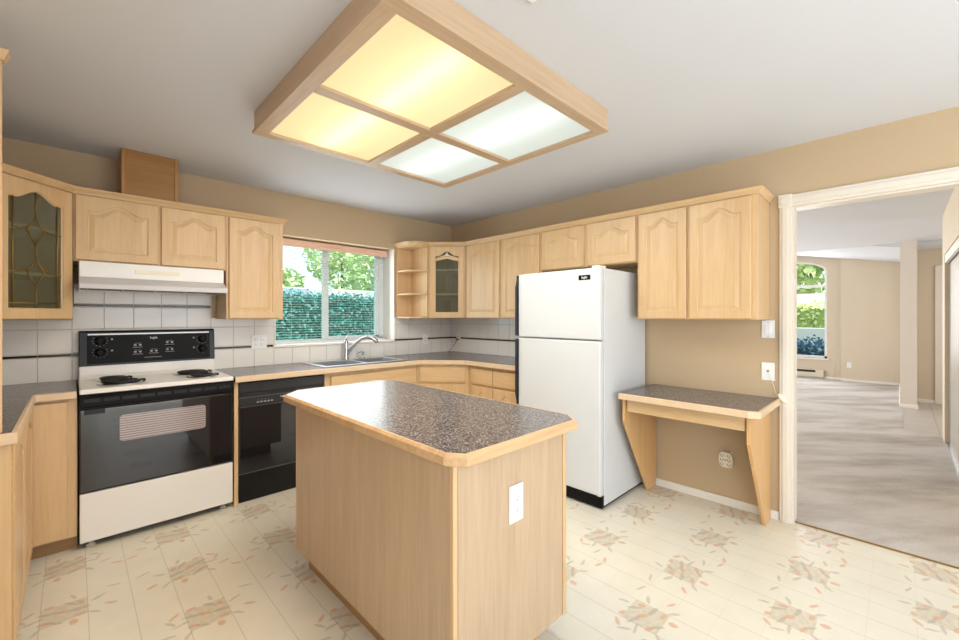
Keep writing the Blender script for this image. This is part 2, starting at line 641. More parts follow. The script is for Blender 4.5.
    def build(s, name, mat, parent=None, bevel=0.0, seg=2, loc=None):
        me = bpy.data.meshes.new(name)
        s.b.to_mesh(me)
        s.b.free()
        me.materials.append(mat)
        o = bpy.data.objects.new(name, me)
        COL.objects.link(o)
        if parent is not None:
            o.parent = parent
        if loc is not None:
            o.location = loc
        if bevel > 0:
            m = o.modifiers.new('bevel', 'BEVEL')
            m.width = bevel
            m.segments = seg
            m.limit_method = 'ANGLE'
            m.angle_limit = R(35)
            m.harden_normals = False
        return o


def tag(o, label, cat, group=None):
    o['label'] = label
    o['category'] = cat
    if group:
        o['group'] = group
    return o


def thing(name, label, cat, loc=(0, 0, 0), rz=0.0, group=None):
    o = bpy.data.objects.new(name, None)
    o.empty_display_size = 0.1
    o.location = loc
    o.rotation_euler = (0, 0, rz)
    COL.objects.link(o)
    return tag(o, label, cat, group)


def struct(o):
    o['kind'] = 'structure'
    return o


def copy_tree(o, parent=None):
    c = o.copy()
    COL.objects.link(c)
    if parent is not None:
        c.parent = parent
    for ch in list(o.children):
        copy_tree(ch, c)
    return c


def text(name, body, size, mat, parent, loc, rot, depth=0.0006):
    cu = bpy.data.curves.new(name, 'FONT')
    cu.body = body
    cu.size = size
    cu.align_x = 'CENTER'
    cu.align_y = 'CENTER'
    cu.extrude = depth
    cu.materials.append(mat)
    o = bpy.data.objects.new(name, cu)
    o.parent = parent
    o.location = loc
    o.rotation_euler = rot
    COL.objects.link(o)
    bpy.context.view_layer.update()
    me = bpy.data.meshes.new_from_object(o.evaluated_get(bpy.context.evaluated_depsgraph_get()))
    bpy.data.objects.remove(o)
    o = bpy.data.objects.new(name, me)
    o.parent = parent
    o.location = loc
    o.rotation_euler = rot
    COL.objects.link(o)
    return o


# ------------------------------------------------------------------ setting
CE = 2.445
WN, WE, WW, WS = 3.87, 3.315, -0.615, -2.65
struct(MB().box(WW, 3.345, WS, WN, -0.06, 0.0).build('floor', FLOOR))
struct(MB().box(3.352, 11.9, -0.03, 4.9, -0.06, 0.006).box(3.352, 6.9, -1.6, -0.03, -0.06, 0.006).build('floor_2', CARPET))
struct(MB().box(6.9, 11.9, -2.5, -0.03, -0.06, 0.003).build('floor_3', HALLTILE))
struct(MB().box(3.345, 3.352, -1.6, 0.49, -0.02, 0.009).build('trim_1', flat('brass_threshold', srgb(150, 116, 62), 0.4, 0.7)))
struct(MB().box(WW - 0.12, 8.9, -2.7, 5.0, CE, CE + 0.12).build('ceiling', CEIL))
# vaulted ceiling of the far room, rising to the north
vm = MB()
vm.prism_yz([(-2.6, 2.36), (0.0, 2.385), (4.9, 3.30), (4.9, 3.42), (0.0, 2.5), (-2.6, 2.48)], 8.9, 11.9)
struct(vm.build('ceiling_2', CEIL))
struct(MB().box(8.86, 8.9, 0.3, 5.0, CE + 0.12, 3.45).build('ceiling_3', CEIL))

# north wall with the deep sink window opening
WX0, WX1, WZ0, WZ1 = 1.27, 2.494, 1.07, 2.075
nw = MB()
nw.box(WW - 0.12, WX0, WN, 4.16, 0, CE).box(WX1, 3.45, WN, 4.16, 0, CE)
nw.box(WX0, WX1, WN, 4.16, 0, WZ0).box(WX0, WX1, WN, 4.16, WZ1, CE)
struct(nw.build('wall_north', WALL))
# east wall with the wide opening to the carpeted room
OY0, OY1, OZ = -1.45, 0.49, 2.05
ew = MB()
ew.box(WE, 3.42, OY1, WN, 0, CE).box(WE, 3.42, OY0, OY1, OZ, CE).box(WE, 3.42, WS, OY0, 0, CE)
struct(ew.build('wall_east', WALL))
ww = MB()
ww.box(WW - 0.12, WW, -0.15, WN, 0, CE).box(WW - 0.12, WW, WS, -2.35, 0, CE)
ww.box(WW - 0.12, WW, -2.35, -0.15, 0, 0.25).box(WW - 0.12, WW, -2.35, -0.15, 2.35, CE)
struct(ww.build('wall_west', WALL))
sw = MB()
sw.box(WW - 0.12, 0.25, WS - 0.12, WS, 0, CE).box(2.95, 3.42, WS - 0.12, WS, 0, CE).box(0.25, 2.95, WS - 0.12, WS, 2.3, CE)
sw.box(0.25, 2.95, WS - 0.12, WS, 0.0, 0.2)
struct(sw.build('wall_south', WALL))
struct(MB().box(WX1 - 0.004, WX1, 3.868, 4.09, WZ0 + 0.016, WZ1).box(WX0, WX0 + 0.004, 3.868, 4.09, WZ0 + 0.016, WZ1).build('trim_5', TRIM))
# casing of the opening, kitchen side, with a corner block
cs = MB()
cs.box(WE - 0.018, WE, OY1, 0.553, 0, OZ).box(WE - 0.018, WE, OY0, OY1, OZ, 2.125)
cs.box(WE - 0.026, WE, OY1 + 0.016, 0.553 - 0.016, 0, OZ).box(WE - 0.026, WE, OY0, OY1, OZ + 0.02, 2.125 - 0.02)
cs.box(WE - 0.03, WE, OY1 - 0.004, 0.557, OZ - 0.002, 2.13)
cs.lathe([(0.026, -0.006), (0.026, 0.0), (0.018, 0.004)], (WE - 0.032, 0.5215, 2.088), 'x', 20)
cs.box(WE - 0.018, WE, OY0 - 0.063, OY0, 0, 2.125)
struct(cs.build('trim_2', CREAM, bevel=0.003))
jb = MB()
jb.box(WE, 3.42, OY1 - 0.012, OY1, 0, OZ).box(WE, 3.42, OY0, OY1 - 0.012, OZ - 0.012, OZ)
struct(jb.build('trim_3', CREAM))
# baseboards
bbp = [(0.0, 0.001), (0.012, 0.001), (0.012, 0.042), (0.007, 0.054), (0.0, 0.054)]
struct(MB().sweep([(WE, 1.38), (WE, 0.558)], bbp).build('baseboard_east', TRIM))

# ---- carpeted room, hall and closet
cw = MB()
cw.box(3.42, 4.75, -0.43, -0.33, 0, CE).box(6.52, 6.83, -0.43, -0.33, 0, CE).box(4.75, 6.52, -0.43, -0.33, 1.99, CE)
cw.box(6.73, 6.83, -2.5, -0.43, 0, CE).box(3.42, 6.73, -1.2, -1.1, 0, CE)
struct(cw.build('wall_closet', WALL2))
struct(MB().box(8.7, 11.5, -0.175, -0.005, 0, CE + 0.1).build('wall_partition', flat('pale_column_paint', srgb(222, 213, 204), 0.6, var=0.01)))
hw = MB()
hw.box(9.45, 9.55, -2.5, -0.175, 0, CE)
struct(hw.build('wall_hall', WALL2))
struct(MB().box(6.83, 9.45, -2.6, -2.5, 0, CE).build('wall_hall_south', WALL2))
# far wall with an arched window
FW = 11.5
AY0, AY1, AZ0, AZS, AZT = 1.09, 2.31, 0.44, 2.31, 2.56
fw = MB()
N_ = 18
arch = []
for i in range(N_ + 1):
    a = PI * i / N_
    arch.append((0.5 * (AY0 + AY1) + 0.5 * (AY1 - AY0) * math.cos(a), AZS + (AZT - AZS) * math.sin(a)))
for (ya, za), (yb, zb) in zip(arch, arch[1:]):
    fw.prism_yz([(yb, zb), (ya, za), (ya, 3.45), (yb, 3.45)], FW, FW + 0.14)
fw.box(FW, FW + 0.14, 0.86, AY0, 0, 3.45).box(FW, FW + 0.14, AY1, 4.9, 0, 3.45).box(FW, FW + 0.14, AY0, AY1, 0, AZ0)
fw.box(11.38, FW + 0.14, -2.5, 0.86, 0, 3.45)
struct(fw.build('wall_far', WALL2))
lw = MB()
lw.box(3.42, 4.7, 4.8, 4.9, 0, 3.45).box(8.1, FW, 4.8, 4.9, 0, 3.45).box(4.7, 8.1, 4.8, 4.9, 0, 0.4).box(4.7, 8.1, 4.8, 4.9, 2.4, 3.45)
lw.box(3.42, 3.45, WN, 4.9, 0, CE)
struct(lw.build('wall_living_north', WALL2))
b2 = MB()
b2.sweep([(FW, 4.7), (FW, 0.862)], bbp).sweep([(11.38, 0.86), (11.38, 0.0)], bbp)
struct(b2.build('baseboard_far', TRIM))
b3 = MB()
b3.sweep([(11.3, -0.004), (8.7, -0.004), (8.7, -0.175), (9.4, -0.175)], bbp)
struct(b3.build('baseboard_partition', TRIM))
struct(MB().sweep([(9.45, -0.19), (9.45, -2.4)], bbp).build('baseboard_hall', TRIM))
struct(MB().box(9.43, 9.449, -0.50, -0.38, 0.003, 2.12).build('trim_4', TRIM, bevel=0.003))

# far arched window
fo = MB()
fwid = 0.045
fo.box(FW + 0.04, FW + 0.09, AY0, AY0 + fwid, AZ0, AZS).box(FW + 0.04, FW + 0.09, AY1 - fwid, AY1, AZ0, AZS)
fo.box(FW + 0.04, FW + 0.09, AY0, AY1, AZ0, AZ0 + fwid).box(FW + 0.035, FW + 0.095, AY0, AY1, 1.97, 2.03)
for (ya, za), (yb, zb) in zip(arch, arch[1:]):
    cy = 0.5 * (AY0 + AY1)
    k = 0.94
    fo.prism_yz([(yb, zb), (ya, za), (cy + (ya - cy) * 0.93, AZS + (za - AZS) * 0.85), (cy + (yb - cy) * 0.93, AZS + (zb - AZS) * 0.85)], FW + 0.04, FW + 0.09)
wf = struct(fo.build('window_2', VINYL))
gp = MB()
gp.prism_yz([(AY0, AZ0), (AY1, AZ0)] + [(y, z) for y, z in arch], FW + 0.062, FW + 0.066)
gp.build('glass_pane', PANE, wf)
MB().box(FW - 0.06, FW + 0.1, AY0 - 0.04, AY1 + 0.04, AZ0 - 0.03, AZ0).build('window_sill', TRIM, wf)

# sink window: vinyl slider set deep in the wall
wz0, wz1 = 1.085, 2.07
fm = MB()
fm.box(WX0, WX0 + 0.05, 4.09, 4.15, wz0, wz1).box(WX1 - 0.055, WX1, 4.09, 4.15, wz0, wz1)
fm.box(WX0, WX1, 4.09, 4.15, wz0, wz0 + 0.03).box(WX0, WX1, 4.09, 4.15, wz1 - 0.04, wz1)
win = struct(fm.build('window_1', VINYL, bevel=0.003))
MB().box(1.80, 1.857, 4.085, 4.13, wz0 + 0.028, wz1 - 0.04).build('mullion', VINYL, win, bevel=0.003)
sa = MB()
sa.box(1.857, 2.44, 4.10, 4.135, wz0 + 0.03, wz0 + 0.05).box(2.40, 2.44, 4.10, 4.135, wz0 + 0.03, wz1 - 0.04)
sa.build('sliding_sash', VINYL, win, bevel=0.002)
MB().box(WX0 + 0.05, 1.80, 4.118, 4.122, wz0 + 0.03, wz1 - 0.04).build('glass_pane', SINKPANE, win)
MB().box(1.857, 2.40, 4.112, 4.116, wz0 + 0.05, wz1 - 0.04).build('glass_pane', SINKPANE, win)
MB().box(WX0 - 0.02, WX1, 3.845, 4.10, WZ0 - 0.004, WZ0 + 0.016).build('window_sill', TRIM, win, bevel=0.004)
# venetian blind
bl = thing('venetian_blind', 'white slatted blind lowered in the sink window under a pink wood valance', 'blind', (1.882, 4.03, 2.0))
hx = 0.59
mb = MB()
mb.box(-hx - 0.01, hx + 0.01, -0.045, -0.028, -0.005, 0.065).box(-hx - 0.01, hx + 0.01, -0.052, -0.045, 0.012, 0.03)
mb.build('valance', PINKWOOD, bl, bevel=0.004)
MB().box(-hx, hx, -0.02, 0.02, 0.02, 0.055).build('headrail', SLAT, bl)
mb = MB()
nsl = 37
for i in range(nsl):
    z = -0.012 - i * 0.0242
    t = R(-2)
    dy, dz = 0.0125 * math.cos(t), 0.0125 * math.sin(t)
    pts = [(-dy, -dz), (0, 0.0016), (dy, dz), (dy, dz + 0.0008), (0, 0.0024), (-dy, -dz + 0.0008)]
    mb.prism_yz([(y, z + q) for y, q in pts], -hx, hx)
mb.build('slats', SLAT, bl)
MB().box(-hx, hx, -0.014, 0.014, -0.915, -0.897).build('bottom_rail', SLAT, bl, bevel=0.003)
for x in (-0.42, 0.42):
    MB().tube([(x, -0.015, 0.03), (x, -0.015, -0.9)], 0.001, 5).build('ladder_cord', SLAT, bl)
MB().tube([(-0.53, -0.022, 0.03), (-0.53, -0.022, -0.55)], 0.004, 6).build('tilt_wand', PLASTIC, bl)

# ------------------------------------------------------------------ backsplash
def tiles(name, x0, x1, rot_e=False):
    """grout slab with separate tile and liner meshes; local x along the wall, y into the room is negative"""
    pass


rows = [(0.915, 1.072), (1.096, 1.252), (1.256, 1.404), (1.428, 1.56)]
liners = [(1.077, 1.091), (1.409, 1.423)]


def clip_cols(start, x0, x1, holes):
    out = []
    k = math.floor((x0 - start) / 0.158)
    while start + k * 0.158 < x1:
        a, b = max(x0, start + k * 0.158 + 0.0015), min(x1, start + (k + 1) * 0.158 - 0.0015)
        if b - a > 0.004:
            out.append((a, b))
        k += 1
    return out


bsn = MB().box(WW, WX0, 3.864, WN, 0.90, 1.33).box(WX0, WX1, 3.864, WN, 0.90, WZ0).box(WX1, WE, 3.864, WN, 0.90, 1.33).box(-0.0, 0.79, 3.864, WN, 1.33, 1.56)
bs = struct(bsn.build('wall_tile_north', GROUT))
tm, lm = MB(), MB()
for r0, r1 in rows:
    if r1 > 1.42:
        regions = [(-0.0, 0.79)]
        tops = r1
    elif r0 > 1.25:
        regions = None
    for a, b in clip_cols(-0.008, WW, WE - 0.006, None):
        segs = [(a, b)]
        z1 = r1
        if r0 > 1.41:
            segs = [(max(a, 0.0), min(b, 0.79))]
        elif r0 > 1.25:
            mid = 0.5 * (a + b)
            z1 = r1 if 0.0 < mid < 0.79 else 1.33
        if r1 > WZ0 + 0.01 or r0 > WZ0:
            segs2 = []
            for p, q in segs:
                if q <= WX0 or p >= WX1:
                    segs2.append((p, q))
                else:
                    if p < WX0 - 0.01:
                        segs2.append((p, WX0 - 0.001))
                    if q > WX1 + 0.01:
                        segs2.append((WX1 + 0.001, q))
            segs = segs2 if r0 > WZ0 - 0.005 else segs
        for p, q in segs:
            if q - p > 0.006 and z1 - r0 > 0.01:
                tm.box(p, q, 3.858, 3.866, r0 + 0.0015, (min(z1, WZ0 - 0.008) if (r0 < 1 and p > WX0 - 0.1 and q < WX1 + 0.1) else z1) - 0.0015)
for z0, z1 in liners:
    for a, b in clip_cols(-0.008, WW, WE - 0.006, None):
        if z0 > 1.4:
            a, b = max(a, 0.0), min(b, 0.79)
        if b - a < 0.01:
            continue
        segs = [(a, b)]
        if z0 < 1.4:
            segs = []
            if a < WX0 - 0.02:
                segs.append((a, min(b, WX0 - 0.022)))
            elif b > WX1 + 0.01:
                segs.append((max(a, WX1 + 0.001), b))
        for p, q in segs:
            lm.box(p, q, 3.857, 3.866, z0, z1)
tm.build('tiles', TILE, bs, bevel=0.0012, seg=1)
lm.build('accent_strip', LINER, bs)
bse = struct(MB().box(3.309, WE, 2.10, 3.864, 0.90, 1.33).build('wall_tile_east', GROUT))
tm, lm = MB(), MB()
for r0, r1 in rows[:3]:
    for a, b in clip_cols(3.70 - 0.158 * 20, 2.10, 3.856, None):
        tm.box(3.303, 3.311, a, b, r0 + 0.0015, min(r1, 1.33) - 0.0015)
for a, b in clip_cols(3.70 - 0.158 * 20, 2.10, 3.856, None):
    lm.box(3.302, 3.311, a, b, 1.077, 1.091)
tm.build('tiles', TILE, bse, bevel=0.0012, seg=1)
lm.build('accent_strip', LINER, bse)
bsw = struct(MB().box(WW, WW + 0.006, 2.31, 3.864, 0.90, 1.33).build('wall_tile_west', GROUT))
tm = MB()
for r0, r1 in rows[:3]:
    for a, b in clip_cols(3.70 - 0.158 * 20, 2.31, 3.856, None):
        tm.box(WW + 0.004, WW + 0.012, a, b, r0 + 0.0015, min(r1, 1.33) - 0.0015)
tm.build('tiles', TILE, bsw, bevel=0.0012, seg=1)


# ------------------------------------------------------------------ cabinet doors
def outline(w, h, s, top, d, arch_h, n=18):
    """opening outline inset by d; bottom-left, bottom-right, then the top from right to left"""
    x0, x1, z0 = s + d, w - s - d, s + d
    zs = h - top - d
    pts = [(x0, z0), (x1, z0)]
    for i in range(n + 1):
        t = 1 - 2 * i / n
        xx = 0.5 * (x0 + x1) + 0.5 * (x1 - x0) * t
        a = abs(t) / 0.74
        bump = 0.0 if a >= 1 else (0.5 * (1 + math.cos(PI * a))) ** 0.85
        pts.append((xx, zs - arch_h + arch_h * bump))
    return pts


def door_bm(w, h, arch_h=0.045, stile=0.052, top=0.045, glass=False, th=0.019, n=18):
    m = MB()
    b = m.b
    if arch_h <= 0:
        top = stile
    inner = outline(w, h, stile, top, 0.0, arch_h, n)
    outer = [(0.0, 0.0), (w, 0.0)]
    for i in range(n + 1):
        t = 1 - 2 * i / n
        x0, x1 = stile, w - stile
        xx = 0.5 * (x0 + x1) + 0.5 * (x1 - x0) * t
        if i == 0:
            xx = w
        if i == n:
            xx = 0.0
        outer.append((xx, h))
    e = 0.003
    outer_f = [(min(max(x, e), w - e), min(max(z, e), h - e)) for x, z in outer]

    def loop(pts, y):
        return [b.verts.new((x, y, z)) for x, z in pts]
    loops = [loop(outer, 0.0), loop(outer, -th + e), loop(outer_f, -th)]
    if glass:
        loops += [loop(inner, -th), loop(inner, -th + 0.004), loop(outline(w, h, stile, top, 0.006, arch_h, n), -th + 0.008),
                  loop(outline(w, h, stile, top, 0.006, arch_h, n), 0.0)]
        loops.append(loops[0])
    else:
        loops += [loop(inner, -th)]
        for d, y in ((0.003, 0.006), (0.010, 0.007), (0.034, 0.0015)):
            loops.append(loop(outline(w, h, stile, top, d, arch_h, n), -th + y))
    k = len(inner)
    for a, c in zip(loops, loops[1:]):
        for i in range(k):
            j = (i + 1) % k
            q = [a[i], a[j], c[j], c[i]]
            if len(set(q)) == 4:
                b.faces.new(q)
    if not glass:
        b.faces.new(loops[-1])
        b.faces.new(loops[0][::-1])
    bmesh.ops.recalc_face_normals(b, faces=b.faces)
    return m


def add_door(root, x0, x1, z0, z1, arch_h=0.045, mat=None, **kw):
    o = door_bm(x1 - x0, z1 - z0, arch_h, **kw).build('door', mat or MAPLE, root)
    o.location = (x0, 0, z0)
    return o


def add_drawer(root, x0, x1, z0, z1, mat=None):
    m = MB()
    m.prism_yz([(0, z0), (-0.013, z0), (-0.019, z0 + 0.012), (-0.019, z1 - 0.003), (-0.016, z1), (0, z1)], x0, x1)
    return m.build('drawer', mat or MAPLE_X, root, bevel=0.002)


def cabinet(name, label, loc, rz, w, h, depth, cat='cabinet', mat=None, toe=0.0, group=None):
    t = thing(name, label, cat, loc, rz, group)
    m = MB().box(0, w, 0, depth, toe, h)
    m.build('body', mat or MAPLE, t, bevel=0.0015, seg=1)
    if toe > 0:
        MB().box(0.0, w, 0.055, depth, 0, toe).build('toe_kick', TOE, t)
    return t


NU = 3.545        # front of the north uppers
EU = 2.995        # front of the east uppers
UB, UT = 1.32, 2.10
uh = UT - UB
# over the range hood
c = cabinet('wall_cabinet', 'short two-door wooden wall cabinet above the white range hood', (-0.003, NU, 1.683), 0, 0.818, UT - 1.683, 0.318)
add_door(c, 0.010, 0.412, 0.008, UT - 1.683 - 0.012, 0.05)
add_door(c, 0.430, 0.806, 0.008, UT - 1.683 - 0.012, 0.05)
# right of the hood
c = cabinet('wall_cabinet', 'single-door wooden wall cabinet between the range hood and the sink window', (0.817, NU, UB), 0, 0.407, uh, 0.315)
add_door(c, 0.016, 0.376, 0.006, uh - 0.012, 0.05)
# east uppers
c = cabinet('wall_cabinet', 'two-door wooden wall cabinet between the glass corner cabinet and the refrigerator', (EU, 3.252, UB), R(-90), 0.997, uh, 0.31)
add_door(c, 0.022, 0.492, 0.006, uh - 0.012, 0.05)
add_door(c, 0.532, 0.982, 0.006, uh - 0.012, 0.05)
c = cabinet('wall_cabinet', 'short two-door wooden wall cabinet above the white refrigerator', (EU, 2.253, 1.745), R(-90), 0.883, UT - 1.745, 0.31)
add_door(c, 0.012, 0.437, 0.006, UT - 1.745 - 0.012, 0.05)
add_door(c, 0.468, 0.875, 0.006, UT - 1.745 - 0.012, 0.05)
c = cabinet('wall_cabinet', 'tall two-door wooden wall cabinet above the small desk', (EU, 1.368, UB), R(-90), 0.758, uh, 0.318)
add_door(c, 0.016, 0.346, 0.006, uh - 0.012, 0.05)
add_door(c, 0.366, 0.724, 0.006, uh - 0.012, 0.05)


def shell(pts, skip, z0, z1, th, t, mat, shelves):
    """hollow cabinet: walls along every edge of the plan but the skipped one, floor, top and shelves"""
    m = MB()
    n = len(pts)
    cx = sum(p[0] for p in pts) / n
    cy = sum(p[1] for p in pts) / n
    for i in range(n):
        if i in skip:
            continue
        a, b = Vector(pts[i]), Vector(pts[(i + 1) % n])
        d = (b - a).normalized()
        nn = Vector((-d.y, d.x))
        m.prism([tuple(a), tuple(b), tuple(b + nn * th), tuple(a + nn * th)], z0, z1)
    m.prism(pts, z0, z0 + th)
    m.prism(pts, z1 - th, z1)
    m.build('body', mat, t)
    ins = [(cx + (x - cx) * 0.95, cy + (y - cy) * 0.95) for x, y in pts]
    for z in shelves:
        MB().prism(ins, z, z + 0.018).build('shelf', SHELF, t)


def glass_front(t, a, b, z0, z1, style):
    """face frame, glazed door and leading on the diagonal from a to b (world xy)"""
    a, b = Vector(a), Vector(b)
    w = (b - a).length
    ang = math.atan2(b.y - a.y, b.x - a.x)
    M = Matrix.Translation((a.x - t.location.x, a.y - t.location.y, 0)) @ Matrix.Rotation(ang, 4, 'Z')
    s = 0.03
    h = z1 - z0
    m = MB()
    m.box(0, s, 0, 0.019, z0, z1).box(w - s, w, 0, 0.019, z0, z1)
    m.box(s, w - s, 0, 0.019, z0, z0 + s).box(s, w - s, 0, 0.019, z1 - s, z1)
    o = m.build('face_frame', MAPLE, t)
    o.matrix_local = M
    dw, dh = w - 0.036, h - 0.018
    d = door_bm(dw, dh, 0.05, 0.055, 0.05, glass=True).build('door', MAPLE, t)
    d.matrix_local = M @ Matrix.Translation((0.018, 0, z0 + 0.006))
    gl = outline(dw, dh, 0.055, 0.05, 0.003, 0.05)
    g = MB()
    g.prism_xz(gl, -0.009, -0.006)
    g.build('glass_pane', CABGLASS, d)
    lead = MB()
    x0, x1, zb, zt = 0.055, dw - 0.055, 0.058, dh - 0.05
    r = 0.0032
    y = -0.0105
    xm = 0.5 * (x0 + x1)
    if style == 'diamonds':
        for x in (x0 + 0.028, x1 - 0.028):
            lead.tube([(x, y, zb), (x, y, zt - 0.05)], r, 6)
        for z in (zb + 0.03,):
            lead.tube([(x0, y, z), (x1, y, z)], r, 6)
        for zc in (zb + 0.20, zb + 0.43):
            k = 0.045
            lead.tube([(xm - k, y, zc), (xm, y, zc + 0.075), (xm + k, y, zc), (xm, y, zc - 0.075), (xm - k, y, zc)], r, 6)
            lead.tube([(x0, y, zc + 0.0), (xm - 0.075, y, zc), (xm - k + 0.012, y, zc + 0.028)], r, 6)
            lead.tube([(x1, y, zc + 0.0), (xm + 0.075, y, zc), (xm + k - 0.012, y, zc + 0.028)], r, 6)
        lead.tube([(xm, y, zb), (xm, y, zb + 0.125)], r, 6)
        lead.tube([(xm, y, zb + 0.275), (xm, y, zb + 0.355)], r, 6)
        lead.tube([(xm, y, zb + 0.505), (xm, y, zt)], r, 6)
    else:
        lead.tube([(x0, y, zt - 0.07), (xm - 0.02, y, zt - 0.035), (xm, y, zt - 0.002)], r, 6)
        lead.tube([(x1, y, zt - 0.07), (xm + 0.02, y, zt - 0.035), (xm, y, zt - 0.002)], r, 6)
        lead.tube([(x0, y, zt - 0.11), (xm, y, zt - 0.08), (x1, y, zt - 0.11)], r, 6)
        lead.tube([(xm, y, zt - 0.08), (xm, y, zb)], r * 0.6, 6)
        def reflection_piece(nm, mt, pts):
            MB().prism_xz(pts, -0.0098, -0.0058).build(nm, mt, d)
        reflection_piece('white_reflection', flat('white_reflection_tint', srgb(206, 206, 200), 0.15), [(x0 + 0.004, zt - 0.072), (xm - 0.02, zt - 0.042), (xm, zt - 0.012), (xm + 0.02, zt - 0.042), (x1 - 0.004, zt - 0.072), (xm, zt - 0.05)])  # white ceiling-light reflection on the top glass, put into the colour
        reflection_piece('gold_reflection', flat('gold_reflection', srgb(206, 164, 96), 0.15), [(x0 + 0.002, zt - 0.108), (x0 + 0.002, zt - 0.076), (xm, zt - 0.054), (x1 - 0.002, zt - 0.076), (x1 - 0.002, zt - 0.108), (xm, zt - 0.082)])  # golden part of that reflection, coloured in as a separate piece
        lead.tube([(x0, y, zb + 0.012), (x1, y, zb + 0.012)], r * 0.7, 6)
    lead.build('leading', LEADM, d)


# left glass corner cabinet
LA, LB = (-0.31, 3.24), (-0.005, 3.545)
t = thing('corner_cabinet', 'glass-door corner cabinet with diamond leading left of the range hood', 'cabinet', (-0.4, 3.65, 0))
P = [(-0.598, 3.24), LA, LB, (-0.005, 3.858), (-0.598, 3.858)]
shell([(x + 0.4, y - 3.65) for x, y in P], {1}, UB, UT, 0.016, t, MAPLE, (1.57, 1.83))
glass_front(t, LA, LB, UB, UT, 'diamonds')
# right glass corner cabinet
RA, RB = (2.716, 3.545), (2.993, 3.258)
t = thing('corner_cabinet', 'glass-door corner cabinet between the open shelves and the two-door wall cabinet', 'cabinet', (3.05, 3.6, 0))
P = [RA, RB, (3.302, 3.258), (3.302, 3.856), (2.716, 3.856)]
shell([(x - 3.05, y - 3.6) for x, y in P], {0}, UB, UT, 0.016, t, MAPLE, (1.57, 1.83))
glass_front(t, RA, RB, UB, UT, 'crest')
# open corner shelves
t = thing('corner_shelf_unit', 'open wooden end shelves beside the sink window', 'shelves', (2.6, 3.7, 0))
plan = [(2.517, 3.856), (2.517, 3.72), (2.535, 3.64), (2.58, 3.58), (2.64, 3.552), (2.712, 3.546), (2.712, 3.856)]
pl = [(x - 2.6, y - 3.7) for x, y in plan]
MB().box(-0.083, 0.112, 0.142, 0.156, UB, UT).build('back_panel', MAPLE, t)
MB().box(0.10, 0.112, -0.15, 0.142, UB, UT).build('side_panel', MAPLE, t)
for z in (UB, 1.57, 1.82, UT - 0.018):
    MB().prism(pl, z, z + 0.018).build('shelf', MAPLE_X, t, bevel=0.003)

# crown mouldings
cp = [(0.0, UT - 0.005), (0.008, UT - 0.005), (0.012, UT + 0.006), (0.026, UT + 0.024), (0.03, UT + 0.034), (0.0, UT + 0.034)]
m = MB()
m.sweep([(-0.60, 3.24), LA, LB, (1.224, NU), (1.224, 3.866)], cp)
tag(m.build('crown_molding', MAPLE_X), 'wooden crown molding running along the cabinets left of the window', 'molding')
m = MB()
m.sweep([(2.517, 3.866), (2.517, 3.72), (2.535, 3.64), (2.58, 3.58), (2.64, 3.552), RA, RB, (EU, 0.61), (3.313, 0.61)], cp)
tag(m.build('crown_molding', MAPLE_Y), 'wooden crown molding running along the cabinets right of the window', 'molding')
# boxed duct on top
t = thing('duct_cover', 'square brown wood duct cover standing on the cabinets under the ceiling', 'duct cover', (0.38, 3.7, UT + 0.036))
hh = CE - UT - 0.036 - 0.002
m = MB()
m.box(-0.145, 0.125, -0.135, 0.165, 0, hh)
m.build('panel', GOLDOAK, t)
MB().box(-0.158, -0.138, -0.142, 0.165, 0, hh).build('corner_strip', STRIPOAK, t, bevel=0.002)
MB().box(0.125, 0.145, -0.142, 0.165, 0, hh).build('corner_strip', STRIPOAK, t, bevel=0.002)

# ------------------------------------------------------------------ base cabinets and counters
CT, CB = 0.917, 0.877
NF = 3.295        # front of the north base cabinets
t = cabinet('base_cabinet', 'narrow wooden base cabinet squeezed left of the white range', (-0.168, NF, 0), 0, 0.183, CB - 0.002, 0.56, toe=0.085)
m = door_bm(0.135, 0.765, 0.0, stile=0.03).build('door', MAPLE, t)
m.data = MB().box(0, 0.135, -0.019, 0, 0, 0.765).build('tmp', MAPLE).data
bpy.data.objects.remove(bpy.data.objects['tmp'])
m.location = (0.008, 0, 0.095)
mm = m.modifiers.new('bevel', 'BEVEL')
mm.width = 0.003
# west base run, seen edge-on at the left border
t = cabinet('base_cabinet', 'long wooden base cabinet running along the left edge toward the camera', (-0.175, 2.30, 0), R(90), 0.99, CB - 0.002, 0.42, toe=0.085)
add_door(t, 0.02, 0.475, 0.09, 0.865, 0.06)
add_door(t, 0.495, 0.95, 0.09, 0.865, 0.06)
MB().box(-0.02, 0.0, -0.012, 0.42, 0.0, CB - 0.002).build('end_panel', MAPLE, t, bevel=0.002)
t = thing('countertop', 'grey laminate corner countertop left of the range', 'countertop', (-0.3, 3.0, CB))
LP = [(-0.60, 2.268), (-0.163, 2.268), (-0.163, 3.273), (0.012, 3.273), (0.012, 3.855), (-0.60, 3.855)]
MB().prism([(x + 0.3, y - 3.0) for x, y in LP], 0, CT - CB).build('worktop', LAM, t)
MB().sweep([(x + 0.3, y - 3.0) for x, y in LP[:4]], [(0.001, 0.0), (0.014, 0.0), (0.017, 0.004), (0.017, 0.037), (0.012, 0.0405), (0.001, 0.0405)]).build('edge_band', EDGE, t)
pt = thing('end_panel', 'tall narrow wooden panel standing on the countertop at the left border', 'panel', (-0.4, 2.29, CT + 0.001))
MB().box(-0.20, 0.214, -0.012, 0.012, 0, 1.35).build('panel', MAPLE, pt, bevel=0.003)
MB().sweep([(-0.20, -0.012), (0.214, -0.012), (0.214, 0.012), (-0.20, 0.012)], [(0.0, 1.35), (0.006, 1.35), (0.02, 1.385), (0.0, 1.385)]).box(-0.20, 0.214, -0.012, 0.012, 1.35, 1.385).build('cap', MAPLE_X, pt)

